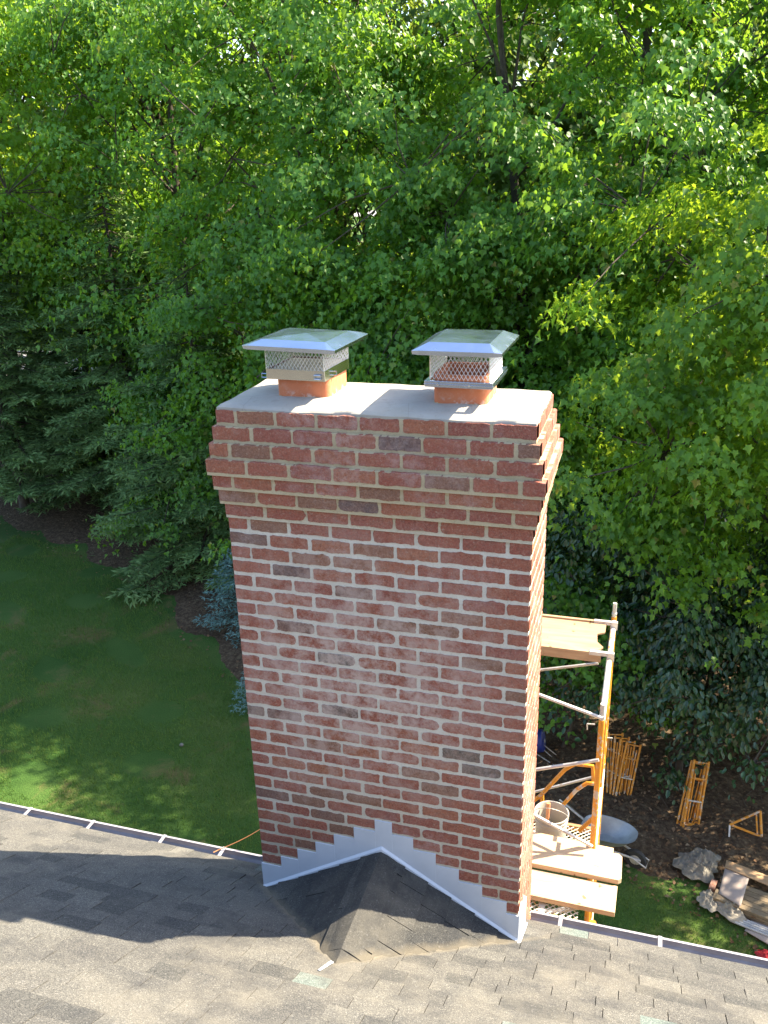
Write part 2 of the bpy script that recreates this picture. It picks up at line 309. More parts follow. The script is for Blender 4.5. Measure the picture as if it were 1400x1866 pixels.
def leaves(P, Nrm, T, S, kind, rng, fold=.18):
    tv, tf = TM[kind]; tv = np.array(tv); tf = np.array(tf)
    n = unit(Nrm); t_ = unit(T-n*(T*n).sum(1, keepdims=True)); b = np.cross(n, t_)
    x = tv[:, 0]; y = tv[:, 1]; z = np.abs(x)*fold*2-fold*y*y; cur = rng.uniform(.2, 2.4, len(P))
    V = P[:, None, :]+S[:, None, None]*(x[None, :, None]*b[:, None, :]+y[None, :, None]*t_[:, None, :]+cur[:, None, None]*z[None, :, None]*n[:, None, :])
    F = tf[None, :, :]+(np.arange(len(P))*len(tv))[:, None, None]
    return V.reshape(-1, 3), F.reshape(-1, 3)
HOLES = [(660, 386, .020), (1012, 75, .006), (445, 60, .005), (950, 130, .005), (50, 640, .010), (230, 668, .010), (130, 650, .008), (1180, 60, .005)]
def outside_holes(C, r):
    d = C-CP; d = unit(d); ok = np.ones(len(C), bool)
    for (u, v, a) in HOLES:
        h = ray(u, v); h = h/np.linalg.norm(h); ok &= (np.arccos(np.clip(d @ h, -1, 1)) > a+r/np.linalg.norm(C-CP, axis=1)*.55)
    return ok
def crown_clusters(rng, lobes, n, shell=.55, carve=True, rad=.4):
    out = []; nor = []
    W = np.array([l[1][0]*l[1][1]*l[1][2] for l in lobes])**.67; W = W/W.sum()
    for (c, r), w_ in zip(lobes, W):
        k = int(n*w_); d = unit(rng.normal(size=(k, 3))); q = shell+(1.0-shell)*rng.random(k)**.6
        # lumpy outline
        lump = 1+.16*np.sin(d[:, 0]*5+c[0])*np.cos(d[:, 2]*6+c[1])+.10*np.sin(d[:, 1]*9+c[2]*2)
        Q = np.array(c)+d*np.array(r)*(q*lump)[:, None]; nb_ = max(3, k//7); own = rng.integers(0, nb_, k); own[:nb_] = np.arange(nb_)   # boughs: a few clumps share one
        off_ = rng.normal(size=(k, 3))*np.array([.62, .62, .20])*(rad/.5); out_ = unit(d/np.array(r)); Q = Q[own]+off_; Q[:, 2] -= .22*(off_[:, 0]**2+off_[:, 1]**2)/(rad*1.2)
        out.append(Q); nor.append(out_[own])
    C = np.vstack(out); D = np.vstack(nor); ok = C[:, 2] > GZ+.5
    if carve: ok &= outside_holes(C, rad)
    return C[ok], D[ok]
def tubes_np(P0, P1, r0, r1, n=4):
    d = unit(P1-P0); a = unit(np.cross(d, np.array([.13, .31, .94]))); b = np.cross(d, a); k = len(P0); V = []
    for P, r in ((P0, r0), (P1, r1)):
        for i in range(n):
            th = 2*PI*i/n; V.append(P+(a*math.cos(th)+b*math.sin(th))*np.asarray(r).reshape(-1, 1))
    V = np.stack(V, 1).reshape(-1, 3); F = []
    for i in range(n): F.append([i, (i+1) % n, n+(i+1) % n, n+i])
    F = np.array(F)[None]+(np.arange(k)*2*n)[:, None, None]; return V, F.reshape(-1, 4)
def tree(name, label, cat, base, lobes, ncl, nleaf, size, crad, mat, kind, seed, group, trunk_r=.16, lean=(0, 0), shell=.5, nlimb=26, nf_extra=0):
    rng = np.random.default_rng(seed); base = np.array(base, float)
    root = empty(name, tuple(base), label, cat, group)
    C, D = crown_clusters(rng, lobes, ncl, shell, True, crad)
    k = len(C); nl = nleaf; idx = np.repeat(np.arange(k), nl)
    rs = crad*(.7+.6*rng.random(k)); q = rng.normal(size=(k*nl, 3))*np.array([.5, .5, .19]); q *= rs[idx][:, None]
    hr = np.hypot(q[:, 0], q[:, 1]); q[:, 2] -= .55*hr*hr/rs[idx]
    P = C[idx]+q
    rad = np.c_[q[:, :2], np.zeros(len(q))]; rad = unit(rad+D[idx]*.25*np.array([1, 1, 0])+rng.normal(size=q.shape)*.06)
    Nn = unit(np.array([0, 0, .75])+rad*.55+D[idx]*.45+rng.normal(size=q.shape)*.36)
    T = rad+np.array([0, 0, -.75])+rng.normal(size=q.shape)*.35
    S = size*(.6+.75*rng.random(len(P)))
    V, F = leaves(P, Nn, T, S, kind, rng); np_mesh('crown', V, F, mat, root)
    # trunk, limbs and twigs
    cen = np.array(lobes[0][0]); top = cen+np.array([0, 0, lobes[0][1][2]*.72]); nseg = 9
    ts = np.linspace(0, 1, nseg); tp = base[None]*(1-ts)[:, None]+top[None]*ts[:, None]
    tp[:, 0] += (.22*np.sin(ts*5+seed)+.0)*(ts > 0)*(ts < 1); tp[:, 1] += .2*np.sin(ts*4+seed*2)*(ts > 0)*(ts < 1)
    tr = trunk_r*(1-ts*.82)
    TV, TF = tubes_np(tp[:-1], tp[1:], tr[:-1], tr[1:], 8)
    ends = C[rng.choice(k, min(nlimb, k), replace=False)]; J0 = []; J1 = []; ra = []; rb = []; nodes = [tp[3:]]
    for e in ends:
        h = np.clip((e[2]-base[2])/(top[2]-base[2])-.22, .12, .95); s = base*(1-h)+top*h; s[:2] = [np.interp(h, ts, tp[:, 0]), np.interp(h, ts, tp[:, 1])]
        mid = (s+e)/2+np.array([0, 0, .25])+rng.normal(size=3)*.12; r = trunk_r*(.42-.25*h); pts = [s, (s+mid)/2+rng.normal(size=3)*.05, mid, (mid+e)/2+rng.normal(size=3)*.06, e]
        for a_, b_, i in zip(pts[:-1], pts[1:], range(4)): J0.append(a_); J1.append(b_); ra.append(r*(1-i*.22)); rb.append(r*(1-(i+1)*.22))
        nodes.append(np.array(pts[1:]))
    nodes = np.vstack(nodes); sub = C[rng.random(k) < .55]
    for e in sub:
        d = np.linalg.norm(nodes-e, axis=1); s = nodes[d.argmin()]; mid = (s+e)/2+rng.normal(size=3)*.08
        J0 += [s, mid]; J1 += [mid, e]; ra += [.018, .013]; rb += [.013, .006]
    V, F = tubes_np(np.array(J0), np.array(J1), np.array(ra), np.array(rb)); np_mesh('trunk', np.vstack([TV, V]), np.vstack([TF, F+len(TV)]), BARK, root, smooth=True)
    return root
def conifer(name, label, base, H, R, seed, mat, group, nb=70, size=.21, z0=.35, gapfac=1.0, cat='conifer'):
    rng = np.random.default_rng(seed); base = np.array(base, float); root = empty(name, tuple(base), label, cat, group)
    tz = np.linspace(-.1, H, 12); tp = base+np.c_[.06*np.sin(tz), .05*np.cos(tz*1.3), tz]; tr = np.linspace(.13*H/9+.02, .012, 12); TV, TF = tubes_np(tp[:-1], tp[1:], tr[:-1], tr[1:], 8)
    P = []; T = []; Nn = []; S = []; J0 = []; J1 = []; ra = []; rb = []
    for i in range(nb):
        h = z0+(H-z0-.1)*(i+rng.random()*.8)/nb; f = 1-(h/H); L = R*(f**.75)*(.75+.45*rng.random())+.12; az = i*2.399+rng.random()*.7
        d = np.array([math.cos(az), math.sin(az), 0]); droop = -.22-.15*rng.random(); seg = max(5, int(L/.16)); side = np.array([-d[1], d[0], 0])
        prev = base+np.array([0, 0, h]); ss = np.linspace(0, 1, seg+1)[1:]
        for s in ss:
            p = base+np.array([0, 0, h])+d*L*s+np.array([0, 0, 1])*(droop*L*s+.16*L*s*s*s)
            J0.append(prev); J1.append(p); ra.append(.028*(1.05-s)*H/8); rb.append(.024*(1.0-s)*H/8+.002); prev = p
            if s < .22: continue
            for sg in (-1, 1):
                wl = L*.42*(1.05-s*.85)*(.6+.6*rng.random())*(1 if s > .3 else .6)+.08; nt = max(2, int(wl/.055))
                dirn = unit((side*sg*.8+d*.75+np.array([0, 0, -.18]))[None])[0]
                q = np.linspace(.12, 1, nt)[:, None]; pp = p+dirn*wl*q+np.array([0, 0, -.10])*wl*q*q+rng.normal(size=(nt, 3))*.012
                for j in range(nt):
                    for s2 in (-1, 0, 1):
                        P.append(pp[j]); T.append(dirn+np.cross(dirn, [0, 0, 1])*s2*.9+rng.normal(size=3)*.25+np.array([0, 0, .05])); S.append(size*(.6+.6*rng.random()))
                        Nn.append(np.array([0, 0, 1])+rng.normal(size=3)*.35)
    P = np.array(P); V, F = leaves(P, np.array(Nn), np.array(T), np.array(S), 'twig', rng, .05)
    V += 0; np_mesh('crown', V, F, mat, root)
    V, F = tubes_np(np.array(J0), np.array(J1), np.array(ra), np.array(rb)); np_mesh('trunk', np.vstack([TV, V]), np.vstack([TF, F+len(TV)]), BARK, root, smooth=True); return root

GM = 'broadleaf trees behind the chimney'; GS = 'spruces at the edge of the lawn'; GB = 'trees beyond the yard'
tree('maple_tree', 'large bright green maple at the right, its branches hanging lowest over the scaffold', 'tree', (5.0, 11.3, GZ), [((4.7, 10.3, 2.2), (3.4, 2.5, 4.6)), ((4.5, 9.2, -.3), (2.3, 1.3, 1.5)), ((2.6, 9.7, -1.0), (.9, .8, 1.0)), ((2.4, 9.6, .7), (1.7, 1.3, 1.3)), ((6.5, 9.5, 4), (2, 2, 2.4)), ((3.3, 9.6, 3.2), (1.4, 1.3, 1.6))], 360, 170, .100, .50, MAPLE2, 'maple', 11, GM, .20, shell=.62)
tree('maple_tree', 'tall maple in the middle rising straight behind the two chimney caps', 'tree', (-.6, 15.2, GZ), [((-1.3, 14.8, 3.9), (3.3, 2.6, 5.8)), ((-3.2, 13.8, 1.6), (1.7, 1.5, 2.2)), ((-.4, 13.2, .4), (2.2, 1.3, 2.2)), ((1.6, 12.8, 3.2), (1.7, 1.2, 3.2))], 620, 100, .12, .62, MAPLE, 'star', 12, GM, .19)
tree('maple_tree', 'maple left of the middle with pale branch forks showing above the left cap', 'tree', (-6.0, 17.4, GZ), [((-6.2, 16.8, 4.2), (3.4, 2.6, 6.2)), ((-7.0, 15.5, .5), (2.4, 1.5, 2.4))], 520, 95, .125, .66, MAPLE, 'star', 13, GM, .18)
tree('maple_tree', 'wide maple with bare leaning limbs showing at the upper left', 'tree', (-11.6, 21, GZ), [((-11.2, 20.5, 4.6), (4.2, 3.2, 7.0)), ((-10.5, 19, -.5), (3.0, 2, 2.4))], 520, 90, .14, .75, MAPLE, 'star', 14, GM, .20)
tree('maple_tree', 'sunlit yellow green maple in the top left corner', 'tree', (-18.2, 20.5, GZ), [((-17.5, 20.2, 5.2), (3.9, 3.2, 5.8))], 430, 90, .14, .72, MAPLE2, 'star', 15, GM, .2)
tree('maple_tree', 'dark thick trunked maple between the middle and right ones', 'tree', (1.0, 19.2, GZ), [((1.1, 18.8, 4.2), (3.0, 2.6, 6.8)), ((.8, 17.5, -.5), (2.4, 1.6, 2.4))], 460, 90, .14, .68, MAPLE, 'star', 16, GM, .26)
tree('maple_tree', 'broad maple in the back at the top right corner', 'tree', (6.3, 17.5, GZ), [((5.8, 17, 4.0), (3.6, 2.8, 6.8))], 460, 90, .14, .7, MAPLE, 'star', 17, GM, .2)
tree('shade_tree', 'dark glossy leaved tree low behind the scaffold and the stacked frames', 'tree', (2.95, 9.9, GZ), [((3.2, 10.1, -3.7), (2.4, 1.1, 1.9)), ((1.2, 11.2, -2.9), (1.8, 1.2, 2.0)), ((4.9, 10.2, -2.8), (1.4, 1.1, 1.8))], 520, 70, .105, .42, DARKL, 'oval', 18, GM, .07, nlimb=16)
tree('sapling', 'small leafy green sapling seen between the chimney and the scaffold braces', 'tree', (.9, 10.0, GZ), [((.9, 10.0, -3.5), (.9, .8, 1.0))], 90, 60, .10, .36, MAPLE, 'star', 19, GM, .04, nlimb=8)
tree('understory_bush', 'dark leafy bush directly behind the chimney crown', 'bush', (-2.6, 13.8, GZ), [((-2.4, 13.6, -2.6), (3.4, 1.5, 2.6))], 300, 80, .115, .55, MAPLE, 'star', 20, GM, .06, nlimb=12)
tree('understory_bush', 'bush between the spruces and the chimney, under the left maples', 'bush', (-8.2, 17.0, GZ), [((-8.2, 16.8, -2.2), (3.2, 1.6, 3.2))], 280, 80, .115, .55, MAPLE, 'star', 22, GM, .06, nlimb=12)
tree('understory_bush', 'thicket at the back of the far left tree line', 'bush', (-17.5, 24.5, GZ), [((-17.5, 24.0, -1.5), (5, 1.6, 4.0))], 300, 70, .15, .7, MAPLE, 'star', 23, GM, .06, nlimb=12)
tree('shade_tree', 'unseen big maple added outside the right edge to shade the yard', 'tree', (10.5, 12.2, GZ), [((10.3, 12, .6), (3.2, 3.2, 4.8))], 130, 60, .2, .7, MAPLE, 'star', 21, GM, .2)  # unseen tree, added to cast shade over the right of the yard
bs1 = atz(265, 940, GZ); bs2 = atz(45, 930, GZ)
conifer('spruce_tree', 'green spruce with a bare lower trunk in the middle of the left tree line', tuple(bs1), 10.4, 3.3, 31, SPRUCE, GS, 125, z0=1.8)
conifer('spruce_tree', 'spruce whose trunk stands at the far left edge', (bs2.x, bs2.y, GZ), 10.0, 3.3, 32, SPRUCE, GS, 120, z0=1.9)
conifer('spruce_tree', 'spruce with low sweeping branches nearest the left side of the chimney', (-9.3, 16.4, GZ), 8.2, 3.0, 33, SPRUCE, GS, 105, z0=.3)
conifer('spruce_tree', 'tall spruce in the second row between the two left trunks', (-15.6, 20.6, GZ), 11.0, 3.2, 34, SPRUCE, GS, 120)
conifer('blue_spruce', 'blue spruce peeking out beside the left edge of the chimney', tuple(atz(448, 1150, GZ)), 2.3, .95, 35, BLUESP, GS, 54, .12, z0=.2)
conifer('blue_spruce', 'tiny blue spruce low at the left edge of the chimney', tuple(atz(478, 1290, GZ)), 1.0, .55, 36, BLUESP, GS, 26, .09, z0=.1)
far = [(-26, 33, 6, 19), (-18, 31, 5.5, 19), (-10, 29, 5.5, 19), (-3, 27, 5, 18), (4, 28, 5, 18), (9.5, 24, 4.5, 17), (-52, 66, 12, 15), (-40, 60, 11, 14), (-30, 52, 9, 15), (-21, 47, 7, 15), (-13.5, 44, 7, 16), (-5, 46, 6.5, 17), (2, 40, 6, 15), (8.5, 38, 6, 16), (15, 36, 6, 15), (-62, 70, 12, 15), (-36, 84, 12, 17), (-9, 90, 12, 18), (12, 70, 10, 18)]
wh = ['nearest the lit drive in the first row', 'first row, second from the left', 'first row, third from the left', 'first row, behind the middle maple', 'first row, behind the thick trunk', 'first row, at the far right', 'far left of the lit drive', 'just left of the lit drive', 'behind the left spruces', 'behind the upper left maples', 'left of the distant road gap', 'right of the distant road gap', 'behind the thick trunked maple', 'behind the right maple', 'at the far right', 'at the leftmost end of the far row', 'in the second far row on the left', 'in the second far row in the middle', 'in the second far row on the right']
for i, ((x, y, r, h), s_) in enumerate(zip(far, wh)):
    tree('distant_tree', 'hazy broadleaf tree beyond the yard, '+s_, 'tree', (x, y, GZ), [((x, y, GZ+h*.58), (r*.62, r*.5, h*.46))], 420, 46 if y < 40 else 34, .26 if y < 40 else .42, 1.1, FARL, 'star' if y < 40 else 'rhomb', 60+i, GB, .25, nlimb=14)

# grass blades and litter
rng = np.random.default_rng(5)
def scatter(n, x0, x1, y0, y1, cond):
    P = np.c_[rng.uniform(x0, x1, n), rng.uniform(y0, y1, n)]; return P[cond(P[:, 0], P[:, 1])]
edge = lambda x: bedy(x)+.13*np.sin(x*1.7)+.07*np.sin(x*4.1+1)
bare = lambda x, y: np.sin(x*1.9+1.3*np.sin(y*1.1))*np.sin(y*2.3+x*.6) < .60
P = np.vstack([scatter(190000, -16, 0, 2.0, 17, lambda x, y: (y < edge(x)+.12) & bare(x, y)), scatter(30000, 0, 6.5, 3.0, 7.5, lambda x, y: (y < edge(x)+.1))])
P = np.c_[P, np.full(len(P), GZ)]; n = len(P)
T = np.c_[rng.normal(size=(n, 2))*.45, np.ones(n)]; Nn = np.c_[rng.normal(size=(n, 2)), np.zeros(n)+.1]
V, F = leaves(P, Nn, T, .05+.05*rng.random(n), 'blade', rng, .0); tag(np_mesh('grass', V, F, GRASSB), 'short dark green lawn grass in the shade of the trees', 'grass', kind='stuff')
P = np.vstack([scatter(9000, -1, 7, 4.5, 12, lambda x, y: y > edge(x)-.15), scatter(6000, -18, -2, 8, 22, lambda x, y: (y > edge(x)-.2))])
P = np.c_[P, GZ+.10+.05*rng.random(len(P))]; P[:, 2] = np.where(P[:, 1]-edge(P[:, 0]) < .9, GZ+.03, P[:, 2]); n = len(P)
T = np.c_[rng.normal(size=(n, 2)), rng.normal(size=n)*.2]; Nn = np.c_[rng.normal(size=(n, 2))*.4, np.ones(n)]
V, F = leaves(P, Nn, T, .03+.06*rng.random(n)**2, 'rhomb', rng, .1); tag(np_mesh('leaf_litter', V, F, LITTER), 'dry brown leaves and mulch scattered over the planting bed', 'leaf litter', kind='stuff')

# ------------------------------------------------------------------ house
RM = .583; RZ = -.257
def rz(y): return RZ-RM*y
house = empty('house', (0, -2, GZ), 'house with a grey shingled roof the chimney rises from', 'house')
nrm = Vector((0, RM, 1)).normalized(); ups = Vector((0, -1, RM)).normalized()
deck = MB()
def prism(mb, poly, n, th, m=0, t=0.0):
    k = len(poly); a = [Vector(p) for p in poly]; b = [p-n*th for p in a]
    mb.add(a+b, [tuple(range(k)), tuple(range(2*k-1, k-1, -1))]+[(i, i+k, (i+1) % k+k, (i+1) % k) for i in range(k)], m, t)
YE = .30
for (xa, xb, ya) in ((-12, -.003, YE), (-.003, 1.482, -.002), (1.482, 10, YE)):
    prism(deck, [(xa, ya, rz(ya)-.006), (xb, ya, rz(ya)-.006), (xb, -9, rz(-9)-.006), (xa, -9, rz(-9)-.006)], nrm, .03)
prism(deck, [(-12, -9, rz(-9)-.01), (10, -9, rz(-9)-.01), (10, -17, rz(-9)-.01-8*RM), (-12, -17, rz(-9)-.01-8*RM)], Vector((0, -RM, 1)).normalized(), .03)
deck.build('roof_deck', BUTT, house)
def shingles(O, U, S, N, u0, u1, L, planes, rr, dark=0., ex=.133, tabmax=.32):
    """courses of laminated shingles: O eave origin, U along the course, S up the slope, clipped by planes (point, outward normal)"""
    mb = MB(); k = 0; y = -.01
    while y < L:
        off = rr.uniform(0, .3); x = u0-off
        while x < u1:
            wd = rr.choice([.12, .16, .2, .24, tabmax]); xa, xb = max(x, u0), min(x+wd, u1); x += wd
            if xb-xa < .02: continue
            thick = .0035 if rr.random() < .5 else .0085
            tn = rr.choice([.12, .3, .42, .5, .5, .58, .62, .68, .78]) if thick > .004 else rr.choice([.18, .38, .46, .52, .56, .62, .7])
            tn = min(1, max(.01, .50+(tn-.50)*.72-dark+rr.uniform(-.05, .05)))
            if rr.random() < .012: tn = 1.0
            if abs(xa) < 1e-9: pass
            g = .0036 if rr.random() < .75 else .0; A = O+U*xa+S*y; B = O+U*(xb-g)+S*y; ln = ex+.012
            C_ = B+S*ln; D_ = A+S*ln; h0 = N*(thick+.0045); h1 = N*(.0012)
            sk = S*rr.uniform(-.002, .002)
            mb.add([A+h0+sk, B+h0+sk, C_+h1, D_+h1, A-N*.003+sk, B-N*.003+sk, C_-N*.003, D_-N*.003], [(0, 1, 2, 3), (4, 5, 1, 0), (5, 6, 2, 1), (7, 4, 0, 3)], 0, tn)
        y += ex; k += 1
    me = bpy.data.meshes.new('s'); me.from_pydata(mb.v, [], mb.f); at = me.attributes.new('tint', 'FLOAT', 'FACE'); at.data.foreach_set('value', mb.t)
    bm = bmesh.new(); bm.from_mesh(me)
    for (p, n) in planes: bmesh.ops.bisect_plane(bm, geom=bm.verts[:]+bm.edges[:]+bm.faces[:], plane_co=p, plane_no=n, clear_outer=True)
    bm.to_mesh(me); bm.free(); return me
rr = random.Random(3)
eave = Vector((0, .325, rz(.325)))
me1 = shingles(eave, Vector((1, 0, 0)), ups, nrm, -7, -.004, .385, [], rr); o = link('shingles', me1, SHING, house)
me3 = shingles(eave, Vector((1, 0, 0)), ups, nrm, 1.484, 7, .385, [], rr); o = link('shingles', me3, SHING, house)
y2 = Vector((0, -.003, rz(-.003)))
off = (.325+.003)/math.cos(math.atan(RM)) % .133
me2 = shingles(y2+ups*(.133*3-off-.133*3+.133-.133), Vector((1, 0, 0)), ups, nrm, -7, 7, 4.2, [(Vector((0, -.001, 0)), Vector((0, 1, 0)))], rr, .0); link('shingles', me2, SHING, house)
# cricket behind the chimney
RX, PZ, RE = .73, .190, -.762
cri = empty('x', (0, 0, 0), None, None); bpy.data.objects.remove(cri)
P0 = Vector((RX, -.0, PZ)); E0 = Vector((RX, RE, rz(RE)+.004)); LL = Vector((-.01, 0, RZ)); RR = Vector((1.486, 0, RZ))
for (B_, sg) in ((LL, -1), (RR, 1)):
    n = (P0-E0).cross(B_-E0); n = n if n.z > 0 else -n; n.normalize()
    U_ = (P0-E0).normalized(); S_ = n.cross(U_); S_ = S_ if S_.z > 0 else -S_
    L_ = abs((B_-E0).dot(S_))+.02; O_ = E0-S_*(L_-.01)
    mid_n = (B_-E0).normalized().cross(Vector((0, 0, 1))); mid_n = mid_n if mid_n.y < 0 else -mid_n
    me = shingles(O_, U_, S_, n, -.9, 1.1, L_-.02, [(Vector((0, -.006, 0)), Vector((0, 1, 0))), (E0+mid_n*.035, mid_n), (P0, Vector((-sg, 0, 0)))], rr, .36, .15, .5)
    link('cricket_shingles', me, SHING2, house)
    mb = MB(); prism(mb, [P0-Vector((0, .004, .002)), B_-Vector((0, .004, .002)), E0-Vector((0, 0, .002))], n, .02); mb.build('cricket_deck', BUTT, house)
m = MB(); ys_ = [RE+.085+i*.0955 for i in range(8)]; ys_[-1] = -.012; row = []
for i, y in enumerate(ys_):      # one bent ridge strip
    for q in (-3, -2, -1, 0, 1, 2, 3):
        sl = (PZ-RZ)/abs((LL if q < 0 else RR).x-RX); ax_ = abs(q)*.036
        row.append((RX+(q > 0)*ax_-(q < 0)*ax_, y, PZ+.0115-ax_*sl*.97-.006*(abs(q) == 0)-.0035*(abs(q) == 3)+.0012*math.sin(i*2+q)))
m.add(row, [(i*7+q, i*7+q+1, (i+1)*7+q+1, (i+1)*7+q) for i in range(7) for q in range(6)], 0, .10)
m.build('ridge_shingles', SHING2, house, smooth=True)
# loose metal tab at the foot of the cricket and walls under the roof
p = Vector((RX-.02, RE-.035, rz(RE-.035)+.012)); m = MB(); prism(m, [p+Vector((-.022, -.075, .075*RM)), p+Vector((-.010, -.078, .078*RM)), p+Vector((.014, .03, -.03*RM+.004)), p+Vector((-.002, .033, -.033*RM+.006))], nrm, .002); m.build('metal_tab', FLASH, house)
m = MB(); m.box((-11.6, -16.4, GZ-.2), (9.6, -.02, -.42)); wl_ = m.build('wall', SIDING, house)
m = MB()
for i in range(34): m.box((-11.62, -.019, GZ+.05+i*.17), (9.62, .004-.0, GZ+.05+i*.17+.165), M=Matrix.Identity(4))
m.build('siding', SIDING, wl_)
m = MB(); m.box((-12, .285, -.64), (-.07, .303, -.46)); m.box((1.50, .285, -.64), (10, .303, -.46)); m.box((-12, .005, -.645), (-.07, .284, -.635)); m.box((1.50, .005, -.645), (10, .284, -.635)); m.build('fascia', WHITE, house)
# gutters: k-style trough with hangers
GY0, GZT = .306, rz(.325)-.012
gprof = [(0, -.002), (0, -.105), (.075, -.105), (.085, -.075), (.118, -.045), (.122, .0), (.108, .0), (.108, -.006), (.116, -.008), (.113, -.04), (.080, -.070), (.071, -.100), (.004, -.100), (.004, -.002)]
def gutter(xa, xb, hang, slip):
    g = empty('gutter', (xa, GY0, GZT), 'white metal rain gutter along the eave '+slip, 'gutter', 'gutters along the eave')
    m = MB(); k = len(gprof)
    vs = [(x, GY0+a, GZT+b) for x in (xa, xb) for a, b in gprof]
    fs = [(i, (i+1) % k, (i+1) % k+k, i+k) for i in range(k)]
    m.add(vs, fs); 
    m.f.append(tuple(range(k))); m.m.append(0); m.t.append(0); m.f.append(tuple(range(2*k-1, k-1, -1))); m.m.append(0); m.t.append(0)
    trough = m.build('trough', GUT, g)
    m = MB(); m.box((xa+.01, GY0+.008, GZT-.099), (xb-.01, GY0+.070, GZT-.085)); m.build('wet_debris', GUTIN, trough)
    for u, v in hang:
        x = atz(u, v, GZT).x; m = MB(); m.box((x-.011, GY0-.05, GZT+.0035), (x+.011, GY0+.1215, GZT+.0065)); m.box((x-.011, GY0+.012, GZT-.02), (x+.011, GY0+.014, GZT+.003)); m.build('hanger', GUT, trough)
gutter(-11.9, -.075, [(45, 1486), (160, 1510), (290, 1538), (400, 1560), (-90, 1460)], 'left of the chimney')
gutter(1.502, 9.9, [(1020, 1690), (1203, 1725), (1420, 1775)], 'right of the chimney')

# ------------------------------------------------------------------ chimney
CW, CD, CC = 1.479, .5516, .0774; TOP = 34*CC
OFF = {1: .0073, 2: .0253, 3: .0415, 4: .059, 5: .0415, 6: .0253, 7: .0073}
chim = empty('brick_chimney', (CW/2, CD/2, GZ), 'tall red brick chimney with corbelled top and pale concrete crown', 'chimney')
core = MB(); bk = MB(); br = random.Random(21)
special = {(2, 4): .86, (3, 1): .80, (5, 4): .80, (6, 2): .80, (6, 3): .86, (6, 0): .80, (7, 0): .50, (9, 0): .84, (9, 3): .78, (11, 1): .86, (17, 2): 1.0, (21, 2): .90, (22, 0): .93, (22, 1): .84, (23, 5): .95, (24, 6): .96, (26, 5): .80, (10, 2): .78, (8, 1): .80, (13, 5): .78, (14, 5): .80, (18, 7): .80, (1, 1): .76, (31, 2): .80, (33, 1): .80, (30, 2): .82, (25, 4): .80, (29, 1): .80}
def brick(ax, p0, length, z0, z1, depth, sgn, t, sq0, sq1, proud=.0032):
    """irregular brick slab. ax=0 front face (along +x, faces -y), ax=1 right face (along +y, faces +x), 2 left face, 3 back"""
    hh = (z1-z0); r = .007; n = 12; pts = []
    def jit(s=.0022): return br.gauss(0, s)
    chip = br.random() < .30; ce = br.choice([0, 1]); cr = br.uniform(.012, .03)
    def corner(cx, cz, sx, sz, sq, ck):
        if sq: return [(cx, cz)]
        rr_ = cr if (chip and ck == ce) else r*br.uniform(.5, 1.6)
        return [(cx-sx*rr_*(1-math.sin(a)), cz-sz*rr_*.75*(1-math.cos(a))) for a in (0.05, PI/4, PI/2-.05)]
    L0 = corner(length, z1, 1, 1, sq1, 1)            # right top
    L1 = corner(length, z0, 1, -1, sq1, 1)[::-1]
    L2 = corner(0, z0, -1, -1, sq0, 0); L3 = corner(0, z1, -1, 1, sq0, 0)[::-1]
    def edge_(a, b, k, vert):
        o3 = [0.0, 0.0, 0.0]; w_ = 0.0; res_ = []
        for i in range(1, k):
            w_ = w_*.72+jit(.00125)+(br.choice((-1, 1))*.003 if br.random() < .04 else 0); res_.append((a[0]+(b[0]-a[0])*i/k+(w_ if vert else 0), a[1]+(b[1]-a[1])*i/k+(0 if vert else w_)))
        return res_
    kk = max(3, int(length/.011)); out = list(L3)+edge_(L3[-1], L0[0], kk, False)+list(L0)+edge_(L0[-1], L1[0], 4, True) * (0 if sq1 else 1)+list(L1)+edge_(L1[-1], L2[0], kk, False)+list(L2)+edge_(L2[-1], L3[0], 4, True) * (0 if sq0 else 1)
    k = len(out); vs = []
    for dd, ins in ((proud, .0012), (proud-.002, 0), (-depth, 0)):
        for (a, z) in out:
            ca = a+(ins if a < length/2 else -ins)*(0 if (sq0 and a < .001) or (sq1 and a > length-.001) else 1); cz = z+(ins if z < (z0+z1)/2 else -ins)
            if ax == 0: vs.append((p0[0]+ca, p0[1]-dd, cz))
            elif ax == 1: vs.append((p0[0]+dd, p0[1]+ca, cz))
            elif ax == 2: vs.append((p0[0]-dd, p0[1]+ca, cz))
            else: vs.append((p0[0]+ca, p0[1]+dd, cz))
    fs = [tuple(range(k))]
    for q in range(2): fs += [(q*k+i, q*k+(i+1) % k, (q+1)*k+(i+1) % k, (q+1)*k+i) for i in range(k)]
    bk.add(vs, fs, 0, t)
